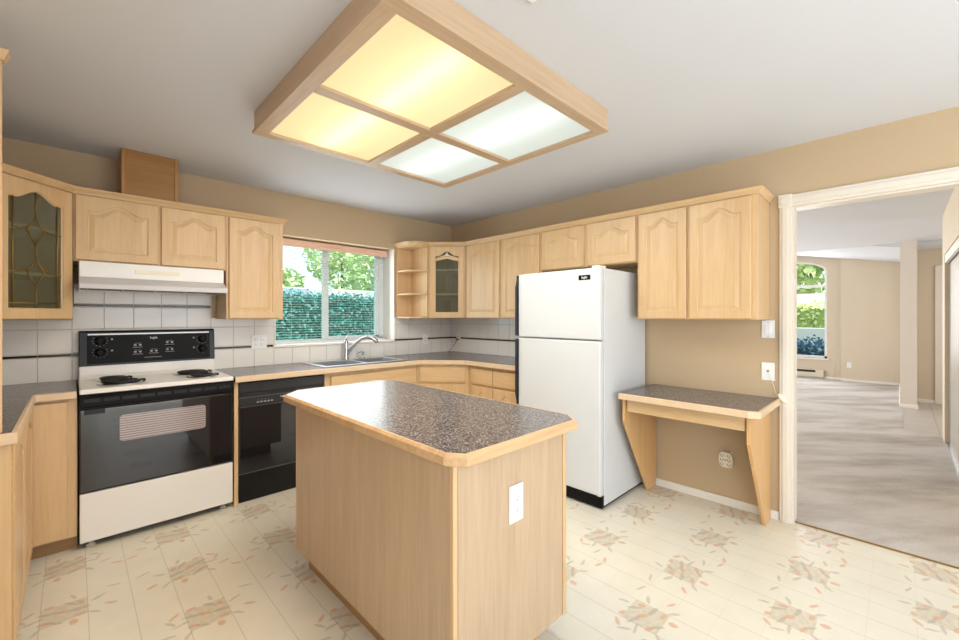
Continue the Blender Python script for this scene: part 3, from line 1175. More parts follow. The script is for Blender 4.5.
# end panel right of the range, dishwasher, sink base, corner base, drawer base
MBo = MB().box(0.806, 0.832, 3.285, 3.85, 0.0, CB - 0.002).build('filler_panel', MAPLE, None, bevel=0.002)
tag(MBo, 'thin upright wooden panel between the range and the black dishwasher', 'panel')
t = cabinet('base_cabinet', 'wooden sink base cabinet right of the dishwasher', (1.462, NF, 0), 0, 0.918, CB - 0.002, 0.02, toe=0.09)
MB().box(0.0, 0.02, 0.02, 0.55, 0.0, CB - 0.004).box(0.898, 0.918, 0.02, 0.55, 0.0, CB - 0.004).box(0.02, 0.898, 0.02, 0.55, 0.09, 0.11).build('side_panel', MAPLE, t)
add_drawer(t, 0.05, 0.893, 0.70, 0.845)
add_door(t, 0.05, 0.467, 0.10, 0.685, 0.05)
add_door(t, 0.476, 0.893, 0.10, 0.685, 0.05)
DA, DB = (2.383, NF), (2.722, 2.925)
dl = math.hypot(DB[0] - DA[0], DB[1] - DA[1])
dang = math.atan2(DB[1] - DA[1], DB[0] - DA[0])
t = thing('base_cabinet', 'diagonal wooden corner base cabinet with one wide drawer', 'cabinet', (DA[0], DA[1], 0), dang)
iv = Matrix.Rotation(-dang, 2)
cpn = [iv @ Vector((x - DA[0], y - DA[1])) for x, y in (DA, DB, (3.29, 2.925), (3.29, 3.85), (2.39, 3.85))]
MB().prism([tuple(p) for p in cpn], 0.09, CB - 0.002).build('body', MAPLE, t)
MB().box(0.05, dl - 0.05, 0.06, 0.08, 0, 0.09).build('toe_kick', TOE, t)
add_drawer(t, 0.03, dl - 0.03, 0.70, 0.845)
add_door(t, 0.03, dl - 0.03, 0.10, 0.685, 0.05)
t = cabinet('base_cabinet', 'wooden base cabinet with two small drawers left of the refrigerator', (2.722, 2.922, 0), R(-90), 0.70, CB - 0.002, 0.56, toe=0.09)
add_drawer(t, 0.055, 0.335, 0.70, 0.845)
add_drawer(t, 0.343, 0.66, 0.70, 0.845)
add_door(t, 0.055, 0.335, 0.10, 0.685, 0.05)
add_door(t, 0.343, 0.66, 0.10, 0.685, 0.05)
# right countertop with the sink cut out
SX0, SX1, SY0, SY1 = 1.50, 2.28, 3.36, 3.78
t = thing('countertop', 'grey laminate countertop running from the range around the corner to the refrigerator', 'countertop', (1.9, 3.6, CB))
ox, oy = 1.9, 3.6
CF = 3.262
m = MB()
hz = CT - CB
for q in ([(0.806, CF), (SX0, CF), (SX0, 3.855), (0.806, 3.855)], [(SX0, CF), (SX1, CF), (SX1, SY0), (SX0, SY0)],
          [(SX0, SY1), (SX1, SY1), (SX1, 3.855), (SX0, 3.855)],
          [(SX1, CF), (2.388, CF), (2.69, 2.935), (2.69, 2.215), (3.300, 2.215), (3.300, 3.855), (SX1, 3.855)]):
    m.prism([(x - ox, y - oy) for x, y in q], 0, hz)
m.build('worktop', LAM, t)
MB().sweep([(x - ox, y - oy) for x, y in [(0.806, CF), (2.388, CF), (2.69, 2.935), (2.69, 2.215)]],
           [(0.001, 0.0), (0.014, 0.0), (0.017, 0.004), (0.017, 0.037), (0.012, 0.0405), (0.001, 0.0405)]).build('edge_band', EDGE, t)

# sink
t = thing('sink', 'double-bowl stainless steel sink set into the countertop under the window', 'sink', (1.89, 3.57, CT))
m = MB()
x0, x1, y0, y1 = 1.475 - 1.89, 2.305 - 1.89, 3.335 - 3.57, 3.815 - 3.57
bx = [(x0 + 0.045, -0.015), (0.015, x1 - 0.045)]
by = (y0 + 0.045, y1 - 0.085)
m.box(x0, x1, y0, by[0], 0.0005, 0.006).box(x0, x1, by[1], y1, 0.0005, 0.006)
m.box(x0, bx[0][0], by[0], by[1], 0.0005, 0.006).box(bx[0][1], bx[1][0], by[0], by[1], 0.0005, 0.006).box(bx[1][1], x1, by[0], by[1], 0.0005, 0.006)
m.build('rim', STEEL, t, bevel=0.002)
for a, b in bx:
    w = MB()
    th = 0.002
    d = -0.17
    w.box(a, b, by[0], by[1], d - th, d)
    w.box(a - th, a, by[0], by[1], d, 0.003).box(b, b + th, by[0], by[1], d, 0.003)
    w.box(a - th, b + th, by[0] - th, by[0], d, 0.003).box(a - th, b + th, by[1], by[1] + th, d, 0.003)
    o = w.build('bowl', STEEL, t)
    MB().lathe([(0.045, 0.0005), (0.045, 0.004), (0.03, 0.004), (0.028, 0.001)], (0.5 * (a + b), 0.5 * (by[0] + by[1]), d), 'z', 20).build('drain', CHROME, o)
# faucet
t = thing('faucet', 'chrome single-lever pull-out faucet behind the sink', 'faucet', (1.885, 3.765, CT + 0.006))
m = MB()
m.lathe([(0.03, 0.0), (0.03, 0.008), (0.024, 0.014), (0.021, 0.03), (0.02, 0.10), (0.021, 0.175), (0.016, 0.19)], (0, 0, 0), 'z', 20)
m.build('body', CHROME, t)
MB().tube([(0, 0, 0.185), (0.004, 0, 0.205), (0.018, -0.004, 0.235), (0.028, -0.008, 0.25)], [0.012, 0.009, 0.007, 0.005], 10).build('lever', CHROME, t)
MB().tube([(0.01, -0.005, 0.05), (0.045, -0.025, 0.11), (0.08, -0.05, 0.16), (0.12, -0.08, 0.197), (0.165, -0.11, 0.212), (0.205, -0.14, 0.203), (0.235, -0.16, 0.178), (0.24, -0.165, 0.160)],
          [0.017, 0.017, 0.016, 0.016, 0.017, 0.019, 0.019, 0.017], 12).build('spout', CHROME, t)
t = thing('soap_dispenser', 'small chrome soap dispenser right of the faucet', 'dispenser', (2.07, 3.775, CT + 0.006))
MB().lathe([(0.018, 0), (0.018, 0.006), (0.011, 0.012), (0.010, 0.05), (0.013, 0.055), (0.012, 0.068)], (0, 0, 0), 'z', 16).build('body', CHROME, t)
MB().tube([(0, 0, 0.064), (-0.03, -0.005, 0.066), (-0.062, -0.012, 0.060), (-0.066, -0.013, 0.05)], 0.006, 8).build('spout', CHROME, t)
for x in (1.60, 1.76):
    pass

# ------------------------------------------------------------------ range
RX0, RX1, RYF, RYB = 0.022, 0.796, 3.268, 3.85
t = thing('range', 'white and black electric coil range standing under the hood', 'range', (0.409, 3.56, 0))
rx, ry = 0.409, 3.56
x0, x1 = RX0 - rx, RX1 - rx
yf, yb = RYF - ry, RYB - ry
MB().box(x0, x1, yf + 0.03, yb, 0.035, 0.893).build('body', BLACK, t)
for sx in (x0 + 0.05, x1 - 0.05):
    for sy in (yf + 0.06, yb - 0.06):
        MB().lathe([(0.022, 0.0), (0.022, 0.012), (0.012, 0.014), (0.012, 0.036)], (sx, sy, 0), 'z', 14).build('foot', HEATER, t)
MB().box(x0 + 0.002, x1 - 0.002, yf, yf + 0.03, 0.042, 0.322).build('drawer', ENAMEL, t, bevel=0.006)
dr = MB()
dr.box(x0 + 0.003, x1 - 0.003, yf - 0.002, yf + 0.03, 0.332, 0.805)
d = dr.build('oven_door', BLACKG, t, bevel=0.004)
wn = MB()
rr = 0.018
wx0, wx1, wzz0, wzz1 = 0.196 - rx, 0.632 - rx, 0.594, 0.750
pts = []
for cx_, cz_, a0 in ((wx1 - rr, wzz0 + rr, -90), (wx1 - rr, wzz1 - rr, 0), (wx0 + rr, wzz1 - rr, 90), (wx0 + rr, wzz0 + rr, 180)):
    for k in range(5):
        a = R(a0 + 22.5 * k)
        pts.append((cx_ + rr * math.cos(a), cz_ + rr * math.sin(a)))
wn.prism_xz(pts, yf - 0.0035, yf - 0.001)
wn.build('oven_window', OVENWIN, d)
hb = MB()
hb.prism_yz([(yf + 0.02, 0.81), (yf - 0.012, 0.815), (yf - 0.018, 0.822), (yf - 0.018, 0.872), (yf - 0.004, 0.888), (yf + 0.02, 0.888)], x0 + 0.003, x1 - 0.003)
hd = hb.build('handle', BLACKS, d, bevel=0.002)
sl = MB()
for k in range(9):
    a = x0 + 0.02 + k * 0.083
    sl.box(a, a + 0.07, yf - 0.0195, yf - 0.017, 0.846, 0.866)
sl.build('vent_slots', flat('vent_grey', srgb(44, 44, 46), 0.5, spec=0.2), hd)
MB().box(x0 + 0.02, x0 + 0.11, yf - 0.004, yf - 0.001, 0.775, 0.803).build('latch_cover', BLACK, d)
# cooktop
ck = MB().box(x0, x1, yf - 0.012, yb - 0.05, 0.893, 0.923).build('cooktop', ENAMEL, t, bevel=0.007, seg=3)


def burner(x, y, r):
    p = MB().lathe([(r + 0.022, 0.0005), (r + 0.022, 0.004), (r + 0.012, 0.005), (r + 0.002, 0.0015)], (0, 0, 0), 'z', 28).build('drip_pan', CHROME, ck)
    p.location = (x - rx, y - ry, 0.923)
    m = MB()
    turns = 4 if r > 0.085 else 3
    pts = []
    for i in range(turns * 20 + 1):
        a = 2 * PI * i / 20
        q = 0.022 + (r - 0.022) * i / (turns * 20)
        pts.append((q * math.cos(a), q * math.sin(a), 0.013))
    pts += [(r, 0.0, 0.013), (r + 0.02, 0.004, 0.008)]
    m.tube(pts, 0.0068, 6)
    for k in range(3):
        a = R(90 + 120 * k)
        m.tube([(0, 0, 0.006), (r * math.cos(a), r * math.sin(a), 0.006)], 0.003, 5)
    m.build('coil', COIL, p)


burner(0.19, 3.655, 0.074)
burner(0.215, 3.44, 0.098)
burner(0.625, 3.645, 0.098)
burner(0.645, 3.41, 0.074)
# backguard
bgf = 3.79 - ry
MB().prism_yz([(bgf - 0.03, 0.915), (bgf, 0.945), (bgf + 0.002, 1.01), (yb, 1.01), (yb, 0.915)], x0 + 0.004, x1 - 0.004).build('riser', ENAMEL, t, bevel=0.003)
bgm = MB()
bgm.prism_yz([(bgf - 0.006, 1.008), (bgf + 0.014, 1.232), (bgf + 0.022, 1.243), (yb + 0.004, 1.243), (yb + 0.004, 1.008)], x0 + 0.002, x1 - 0.002)
bgd = bgm.build('control_panel', BLACK, t, bevel=0.004)


def on_panel(z):
    return bgf - 0.006 + 0.020 * (z - 1.008) / 0.224


MB().box(x0 + 0.045, x1 - 0.04, on_panel(1.219) - 0.003, on_panel(1.219) + 0.002, 1.214, 1.223).build('thin_strip', SILVER, bgd)
MB().prism_yz([(on_panel(1.02) - 0.001, 1.02), (on_panel(1.21) - 0.001, 1.21), (on_panel(1.21) + 0.003, 1.21), (on_panel(1.02) + 0.003, 1.02)], x0 + 0.04, x1 - 0.035).build('face_plate', BLACKS, bgd)
for kx, kz in ((0.128, 1.175), (0.128, 1.098), (0.712, 1.170), (0.712, 1.095)):
    y = on_panel(kz) - 0.001
    k = MB()
    k.lathe([(0.027, 0.0), (0.027, -0.006), (0.021, -0.010), (0.019, -0.024), (0.016, -0.026)], (kx - rx, y, kz), 'y', 20)
    k.box(kx - rx - 0.006, kx - rx + 0.006, y - 0.034, y - 0.02, kz - 0.02, kz + 0.02)
    k.build('knob', BLACKS, bgd)
for kx, kz in ((0.128, 1.175), (0.128, 1.098), (0.712, 1.170), (0.712, 1.095)):
    mk = MB()
    for k in range(9):
        a = R(-210 + 30 * k)
        px, pz = kx - rx + 0.038 * math.cos(a), kz + 0.036 * math.sin(a)
        mk.box(px - 0.0022, px + 0.0022, on_panel(pz) - 0.0025, on_panel(pz), pz - 0.0012, pz + 0.0012)
    px = kx - rx + (0.06 if kx < 0.4 else -0.055)
    mk.box(px - 0.005, px + 0.005, on_panel(kz) - 0.0025, on_panel(kz), kz + 0.004, kz + 0.014)
    mk.build('dial_marking', MARK, bgd)
for cx_, rows_ in ((0.325, (1.138, 1.090)), (0.415, (1.092,)), (0.508, (1.150, 1.098))):
    for rz_ in rows_:
        mk = MB()
        for dx in (-0.014, 0.014):
            mk.box(cx_ - rx + dx - 0.007, cx_ - rx + dx + 0.007, on_panel(rz_) - 0.0025, on_panel(rz_), rz_ - 0.005, rz_ + 0.005)
        mk.box(cx_ - rx - 0.028, cx_ - rx + 0.028, on_panel(rz_ - .015) - 0.0025, on_panel(rz_ - .015), rz_ - 0.017, rz_ - 0.0145)
        mk.box(cx_ - rx - 0.02, cx_ - rx + 0.02, on_panel(rz_ + .013) - 0.0025, on_panel(rz_ + .013), rz_ + 0.012, rz_ + 0.0135)
        mk.build('burner_marking', MARK, bgd)
mk = MB()
mk.box(0.36 - rx, 0.46 - rx, on_panel(1.048) - 0.0025, on_panel(1.048), 1.047, 1.0495)
mk.build('printed_line', MARK, bgd)
text('lettering', 'Inglis', 0.022, WHITEPRINT, bgd, (0.415 - rx, on_panel(1.187) - 0.002, 1.187), (R(85), 0, 0))

# ------------------------------------------------------------------ range hood
t = thing('range_hood', 'white under-cabinet range hood above the range', 'hood', (0.405, 3.6, 1.50))
x0, x1 = 0.022 - 0.405, 0.788 - 0.405
m = MB()
m.prism_yz([(-0.115, 0.082), (-0.115, 0.18), (0.25, 0.18), (0.25, 0.01), (0.23, 0.01), (0.23, 0.05)], x0, x1)
m.build('body', HOODW, t, bevel=0.006)
m = MB()
m.prism_yz([(-0.115, 0.084), (-0.205, 0.046), (-0.215, 0.036), (-0.215, 0.008), (-0.205, 0.006), (-0.205, 0.034), (-0.112, 0.07)], x0, x1)
m.box(x0, x0 + 0.004, -0.213, 0.25, 0.006, 0.05).box(x1 - 0.004, x1, -0.213, 0.25, 0.006, 0.05)
m.build('visor', HOODG, t, bevel=0.002)
m = MB()
m.box(x0 + 0.01, x1 - 0.01, -0.19, 0.22, 0.018, 0.028)
f_ = m.build('filter', flat('filter_mesh', srgb(120, 118, 116), 0.5, 0.5), t)
for k in range(5):
    px = x0 + 0.04 + k * (x1 - x0 - 0.08) / 4
    MB().box(px - 0.004, px + 0.004, -0.2, 0.2, 0.012, 0.018).build('filter_clip', SILVER, f_)
m = MB()
m.box(-0.12, 0.12, -0.1185, -0.114, 0.118, 0.142)
m.build('switch_plate', IVORY, t, bevel=0.002)
for px in (x0 + 0.15, x1 - 0.09):
    MB().prism_yz([(-0.158, 0.0655), (-0.150, 0.069), (-0.148, 0.066), (-0.156, 0.0625)], px - 0.035, px + 0.035).build('vent_slot', GROUT, t)

# ------------------------------------------------------------------ dishwasher
t = thing('dishwasher', 'black built-in dishwasher between the range and the sink cabinet', 'dishwasher', (1.148, 3.56, 0))
x0, x1 = 0.836 - 1.148, 1.458 - 1.148
yf = 3.295 - 3.56
MB().box(x0, x1, yf + 0.03, 0.28, 0.05, CB - 0.004).build('body', BLACKS, t)
MB().box(x0 + 0.004, x1 - 0.004, yf + 0.02, yf + 0.05, 0.002, 0.10).build('toe_kick', BLACK, t)
MB().box(x0 + 0.003, x1 - 0.003, yf, yf + 0.03, 0.105, 0.208).build('lower_panel', BLACK, t, bevel=0.004)
d = MB().box(x0 + 0.003, x1 - 0.003, yf - 0.006, yf + 0.03, 0.218, 0.688).build('door', BLACKG, t, bevel=0.006)
m = MB()
m.box(x0 + 0.003, x1 - 0.003, yf - 0.012, yf + 0.03, 0.692, 0.755)
m.box(x0 + 0.003, x1 - 0.003, yf + 0.004, yf + 0.03, 0.755, 0.792)
m.box(x0 + 0.003, x1 - 0.003, yf - 0.012, yf + 0.03, 0.792, CB - 0.012)
cpn_ = m.build('control_panel', flat('dishwasher_panel', srgb(46, 47, 50), 0.35, spec=0.4), t, bevel=0.003)
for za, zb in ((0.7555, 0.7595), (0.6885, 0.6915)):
    MB().box(x0 + 0.003, x1 - 0.003, yf - 0.0145, yf - 0.002, za, zb).build('thin_strip', flat('highlight_grey', srgb(92, 92, 95), 0.4), cpn_)  # thin lips whose grey stands for highlights along the panel edges
MB().box(x0 + 0.003, x1 - 0.003, yf - 0.004, yf + 0.01, 0.2085, 0.2125).build('thin_strip', flat('highlight_grey', srgb(92, 92, 95), 0.4), d)  # same edge highlight, as a grey strip under the door
MB().box(x0 + 0.06, x0 + 0.235, yf - 0.002, yf + 0.01, 0.76, 0.788).build('handle_recess', DARK, cpn_)
for k in range(5):
    MB().box(x0 + 0.115 + k * 0.024, x0 + 0.131 + k * 0.024, yf - 0.0145, yf - 0.011, 0.712, 0.721).build('button', SILVER, cpn_)
for k in range(4):
    MB().box(x0 + 0.122 + k * 0.024, x0 + 0.127 + k * 0.024, yf - 0.0135, yf - 0.011, 0.732, 0.735).build('indicator_mark', MARK, cpn_)
for k in range(5):
    MB().box(x0 + 0.42 + k * 0.03, x0 + 0.426 + k * 0.03, yf - 0.0135, yf - 0.011, 0.735, 0.739).build('indicator_mark', MARK, cpn_)
text('lettering', 'Inglis', 0.022, WHITEPRINT, cpn_, (x0 + 0.30, yf - 0.0125, 0.738), (R(90), 0, 0))

# ------------------------------------------------------------------ refrigerator
t = thing('refrigerator', 'white top-freezer refrigerator between the drawers and the desk', 'refrigerator', (2.95, 1.803, 0))
fx, fy = 2.95, 1.803
y0, y1 = 1.435 - fy, 2.165 - fy
bx0, bx1 = 2.625 - fx, 3.28 - fx
MB().box(bx0, bx1, y0, y1, 0.025, 1.676).build('body', FRIDGE, t, bevel=0.005)
MB().box(bx0 + 0.02, bx1 - 0.02, y0 + 0.02, y1 - 0.02, 0.0, 0.026).build('base', BLACK, t)
dx0, dx1 = 2.567 - fx, 2.612 - fx
m = MB().box(2.60 - fx, bx0 + 0.004, y0 + 0.004, y1 - 0.004, 0.012, 0.098)
gr = m.build('toe_grille', BLACKS, t, bevel=0.002)
sl = MB()
for k in range(6):
    sl.box(2.598 - fx, 2.601 - fx, y0 + 0.02, y1 - 0.02, 0.024 + k * 0.012, 0.029 + k * 0.012)
sl.build('grille_slots', BLACK, gr)
MB().box(2.612 - fx, bx0, y0 + 0.012, y1 - 0.012, 0.11, 1.67).build('gasket', HOODG, t)
fd = MB().box(dx0, dx1, y0 + 0.001, y1 - 0.001, 1.178, 1.679).build('freezer_door', FRIDGE, t, bevel=0.010, seg=3)
rd = MB().box(dx0, dx1, y0 + 0.001, y1 - 0.001, 0.105, 1.168).build('refrigerator_door', FRIDGE, t, bevel=0.010, seg=3)


def fr_handle(door, za, zb, top_curve):
    m = MB()
    yy = y1 + 0.002
    if top_curve:
        prof = [(0.0, zb), (0.0, zb - 0.03), (-0.012, zb - 0.075), (-0.020, zb - 0.095), (-0.020, za + 0.01), (-0.014, za)]
    else:
        prof = [(-0.014, zb), (-0.020, zb - 0.01), (-0.020, za + 0.12), (-0.010, za + 0.08), (0.0, za + 0.03), (0.0, za)]
    pts = prof + [(0.026, prof[-1][1]), (0.026, prof[0][1])]
    m.prism_xz([(dx0 + x, z) for x, z in pts], yy, yy + 0.016)
    return m.build('handle', NAVY, door, bevel=0.003)


fr_handle(fd, 1.185, 1.672, True)
fr_handle(rd, 0.60, 1.160, False)
bg_ = MB().box(dx0 - 0.003, dx0 + 0.001, y0 + 0.075, y0 + 0.168, 1.598, 1.632).build('badge', BLACK, fd)
text('lettering', 'Inglis', 0.024, WHITEPRINT, bg_, (dx0 - 0.0035, y0 + 0.1215, 1.615), (R(90), 0, R(-90)))
MB().box(dx0 + 0.008, bx0 + 0.045, y0 + 0.012, y0 + 0.07, 1.678, 1.694).build('hinge_cover', IVORY, t, bevel=0.004)
MB().box(dx0 + 0.01, dx1 + 0.004, y0 + 0.01, y0 + 0.035, 1.1685, 1.1775).build('center_hinge', ALU, t)
MB().box(dx0 + 0.012, dx1 + 0.01, y0 + 0.005, y0 + 0.03, 0.099, 0.105).build('bottom_hinge', ALU, t)

# ------------------------------------------------------------------ island
t = thing('island_cabinet', 'wooden kitchen island cabinet standing in the middle of the floor', 'island', (1.165, 1.63, 0))
ix, iy = 1.165, 1.63
X0, X1, Y0, Y1 = 0.853 - ix, 1.475 - ix, 0.985 - iy, 2.275 - iy
MB().box(X0 + 0.006, X1 - 0.004, Y0 + 0.006, Y1 - 0.004, 0.098, 0.874).build('body', ASH, t)
MB().box(X0, X0 + 0.012, Y0 + 0.004, 1.628 - iy - 0.0012, 0.098, 0.874).build('side_panel', ASH, t, bevel=0.001)
MB().box(X0, X0 + 0.012, 1.628 - iy + 0.0012, Y1, 0.098, 0.874).build('side_panel', ASH, t, bevel=0.001)
MB().box(X0 + 0.02, X1 - 0.025, Y0, Y0 + 0.012, 0.098, 0.874).build('end_panel', ASH, t, bevel=0.001)
MB().box(X0 - 0.001, X0 + 0.018, Y0 - 0.001, Y0 + 0.018, 0.097, 0.874).build('corner_strip', MAPLE, t, bevel=0.003)
MB().box(X1 - 0.023, X1, Y0 - 0.004, Y0 + 0.02, 0.097, 0.874).build('corner_strip', MAPLE, t, bevel=0.002)
MB().box(X0 - 0.001, X0 + 0.012, Y1 - 0.012, Y1 + 0.001, 0.097, 0.874).build('corner_strip', MAPLE, t, bevel=0.002)
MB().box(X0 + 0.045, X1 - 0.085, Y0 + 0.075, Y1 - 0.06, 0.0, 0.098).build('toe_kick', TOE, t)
t = thing('island_countertop', 'speckled grey laminate top with clipped corners on the island', 'countertop', (1.185, 1.70, CB - 0.002))
ix, iy = 1.185, 1.70
tp = [(0.868, 0.945), (1.468, 0.945), (1.528, 1.010), (1.528, 2.36), (1.46, 2.44), (0.93, 2.44), (0.832, 2.345), (0.832, 0.995)]
tp = [(x - ix, y - iy) for x, y in tp]
MB().prism(tp, 0, 0.0385).build('worktop', LAM, t)
MB().sweep(tp, [(0.0005, 0.0), (0.013, 0.0), (0.017, 0.005), (0.017, 0.030), (0.006, 0.0395), (0.0005, 0.0395)], closed=True).build('edge_band', wood('island_edge_wood', srgb(196, 158, 116), srgb(222, 188, 146), 'x', 0.35, 1.3), t)

# ------------------------------------------------------------------ desk
t = thing('built_in_desk', 'small wall desk with grey laminate top and slanted wooden legs', 'desk', (3.0, 0.97, 0))
ox, oy = 3.0, 0.97
dp = [(2.735, 1.38), (2.735, 0.605), (2.758, 0.562), (3.310, 0.562), (3.310, 1.38)]
dp = [(x - ox, y - oy) for x, y in dp]
MB().prism(dp, 0.764, 0.802).build('desktop', LAM, t)
MB().sweep([(dp[0][0], dp[0][1]), dp[1], dp[2], dp[3]][::-1], [(-0.0005, 0.762), (-0.013, 0.762), (-0.016, 0.766), (-0.016, 0.798), (-0.012, 0.8025), (-0.0005, 0.8025)]).build('edge_band', EDGE, t)
lg = [(2.765 - ox, 0.762), (2.765 - ox, 0.60), (3.150 - ox, 0.002), (3.296 - ox, 0.002), (3.296 - ox, 0.762)]
MB().prism_xz(lg, 1.355 - oy, 1.374 - oy).build('leg', wood('desk_leg_wood', srgb(206, 160, 104), srgb(220, 178, 124)), t, bevel=0.002)
MB().prism_xz(lg, 0.600 - oy, 0.619 - oy).build('leg', wood('desk_leg_wood_2', srgb(206, 160, 104), srgb(220, 178, 124)), t, bevel=0.002)
MB().box(2.778 - ox, 2.796 - ox, 0.6305 - oy, 1.3445 - oy, 0.672, 0.754).build('drawer', MAPLE_Y, t, bevel=0.003)
MB().box(3.28 - ox, 3.297 - ox, 0.6205 - oy, 1.3545 - oy, 0.70, 0.762).build('back_rail', MAPLE_Y, t)


# ------------------------------------------------------------------ outlets, switches, cords
def outlet(name, label, loc, rz, w=0.07, h=0.115, kind='duplex', mat=PLASTIC):
    """plate faces local -y"""
    o = thing(name, label, 'outlet' if kind != 'switch' else 'switch', loc, rz)
    MB().box(-w / 2, w / 2, -0.006, 0, -h / 2, h / 2).build('plate', mat, o, bevel=0.002)
    if kind == 'duplex':
        for z in (0.02, -0.02):
            r_ = MB().box(-0.017, 0.017, -0.009, -0.005, z - 0.014, z + 0.014).build('receptacle', mat, o, bevel=0.003)
            s_ = MB()
            s_.box(-0.009, -0.0065, -0.0095, -0.0085, z - 0.002, z + 0.008).box(0.0065, 0.009, -0.0095, -0.0085, z - 0.002, z + 0.006)
            s_.box(-0.0025, 0.0025, -0.0095, -0.0085, z - 0.010, z - 0.006)
            s_.build('slots', DARK, r_)
    elif kind == 'double':
        for x in (-0.023, 0.023):
            for z in (0.02, -0.02):
                r_ = MB().box(x - 0.015, x + 0.015, -0.009, -0.005, z - 0.014, z + 0.014).build('receptacle', mat, o, bevel=0.003)
                MB().box(x - 0.008, x - 0.006, -0.0095, -0.0085, z - 0.002, z + 0.007).box(x + 0.006, x + 0.008, -0.0095, -0.0085, z - 0.002, z + 0.007).build('slots', DARK, r_)
    elif kind == 'switch':
        MB().box(-0.017, 0.017, -0.011, -0.005, -0.034, 0.034).build('rocker', mat, o, bevel=0.003)
        for z in (0.047, -0.047):
            MB().lathe([(0.003, -0.0055), (0.003, -0.0072)], (0, 0, z), 'y', 10).build('screw', DARK, o)
    elif kind == 'jack':
        MB().lathe([(0.007, -0.005), (0.007, -0.010), (0.004, -0.011)], (0, 0, 0.004), 'y', 12).build('connector', flat('jack_green', srgb(120, 150, 80), 0.4), o)
    return o


outlet('wall_outlet', 'white double outlet on the island end panel', (1.152, 0.9845, 0.66), 0, 0.075, 0.135)
outlet('wall_outlet', 'wide pale outlet plate on the tiles left of the sink window', (1.136, 3.857, 1.121), 0, 0.122, 0.118, 'double')
outlet('wall_outlet', 'white outlet on the tiles under the open corner shelves', (2.905, 3.857, 1.075), 0, 0.07, 0.115)
ow = outlet('wall_outlet', 'ivory outlet in the tiled corner with a cord plugged in', (3.302, 3.715, 1.085), R(-90), 0.07, 0.115, 'duplex', IVORY)
outlet('light_switch', 'white rocker switch on the wall just under the tall two-door cabinet', (3.315, 0.617, 1.255), R(-90), 0.073, 0.118, 'switch')
outlet('phone_jack', 'white phone jack plate above the desk with a thin wire', (3.315, 0.617, 0.972), R(-90), 0.073, 0.118, 'jack')
m = MB()
m.lathe([(0.011, 0), (0.012, -0.02), (0.006, -0.028)], (3.293, 3.715, 1.065), 'x', 10)
pts = [(3.27, 3.715, 1.065), (3.262, 3.718, 1.055), (3.255, 3.725, 1.02), (3.22, 3.74, 0.975), (3.19, 3.75, 0.94), (3.185, 3.752, 0.922), (3.17, 3.755, 0.9215)]
m = MB()
m.tube(pts, 0.003, 6)
m.tube([(3.292, 3.715, 1.065), (3.268, 3.715, 1.065)], 0.011, 10)
tag(m.build('power_cord', WIRE), 'thin brown cord hanging from the corner outlet to the countertop', 'cord')
m = MB()
m.tube([(3.301, 0.617, 0.972), (3.297, 0.612, 0.962), (3.303, 0.598, 0.93), (3.308, 0.585, 0.88), (3.305, 0.572, 0.83), (3.288, 0.5655, 0.812)], 0.0018, 6)
tag(m.build('phone_wire', IVORY), 'thin ivory wire hanging from the phone jack down to the desk', 'wire')
m = MB()
m.tube([(3.290, 0.556, 0.835), (3.288, 0.545, 0.815), (3.287, 0.520, 0.79), (3.287, 0.512, 0.775)], [0.010, 0.016, 0.016, 0.007], 8)
tag(m.build('wire_clip', IVORY), 'cream clip holding the wire against the door casing by the desk', 'clip')
# six-way adapter under the desk
t = thing('outlet_adapter', 'round six-way ivory outlet adapter on the wall under the desk', 'adapter', (3.315, 0.862, 0.328), R(-90))
pts = []
for k in range(28):
    a = 2 * PI * k / 28
    ca, sa = math.cos(a), math.sin(a)
    pts.append((0.046 * math.copysign(abs(ca) ** 0.6, ca), 0.056 * math.copysign(abs(sa) ** 0.8, sa)))
m = MB()
m.prism_xz(pts, -0.036, -0.004)
bd = m.build('body', IVORY, t, bevel=0.006)
MB().box(-0.035, 0.035, -0.005, 0, -0.057, 0.057).build('plate', PLASTIC, t)
s_ = MB()
for x in (-0.022, 0.022):
    for z in (0.030, 0.0, -0.030):
        s_.box(x - 0.010, x - 0.007, -0.0370, -0.0355, z - 0.006, z + 0.006).box(x + 0.005, x + 0.008, -0.0370, -0.0355, z - 0.006, z + 0.006)
        s_.box(x - 0.004, x + 0.002, -0.0370, -0.0355, z - 0.012, z - 0.008)
s_.box(-0.004, 0.004, -0.037, -0.0355, -0.004, 0.004)
s_.build('slots', DARK, bd)

# ------------------------------------------------------------------ ceiling light
t = thing('ceiling_light', 'big square wood-framed fluorescent ceiling light with four glowing panels', 'ceiling light', (1.36, 1.765, CE - 0.12))
lx0, lx1, ly0, ly1 = 0.693 - 1.36, 2.028 - 1.36, 1.092 - 1.765, 2.437 - 1.765
H_ = 0.1195
for a, b in ((ly0, ly0 + 0.02), (ly1 - 0.02, ly1)):
    MB().box(lx0, lx1, a, b, 0.012, H_).build('side_board', ASH_X, t, bevel=0.002)
for a, b in ((lx0, lx0 + 0.02), (lx1 - 0.02, lx1)):
    MB().box(a, b, ly0 + 0.02, ly1 - 0.02, 0.012, H_).build('side_board', ASH_Y, t, bevel=0.002)
m = MB()
e = 0.008
w_ = 0.058
yi0, yi1, xi0, xi1 = ly0 + w_, ly1 - w_ + 0.01, lx0 + w_, lx1 - w_ + 0.015
for q in ((lx0 - e, lx1 + e, ly0 - e, yi0), (lx0 - e, lx1 + e, yi1, ly1 + e), (xi0, xi1, 0.012 - 0.032, 0.012 + 0.032)):
    MB().box(*q, 0, 0.016).build('rail', ASH_X, t, bevel=0.002)
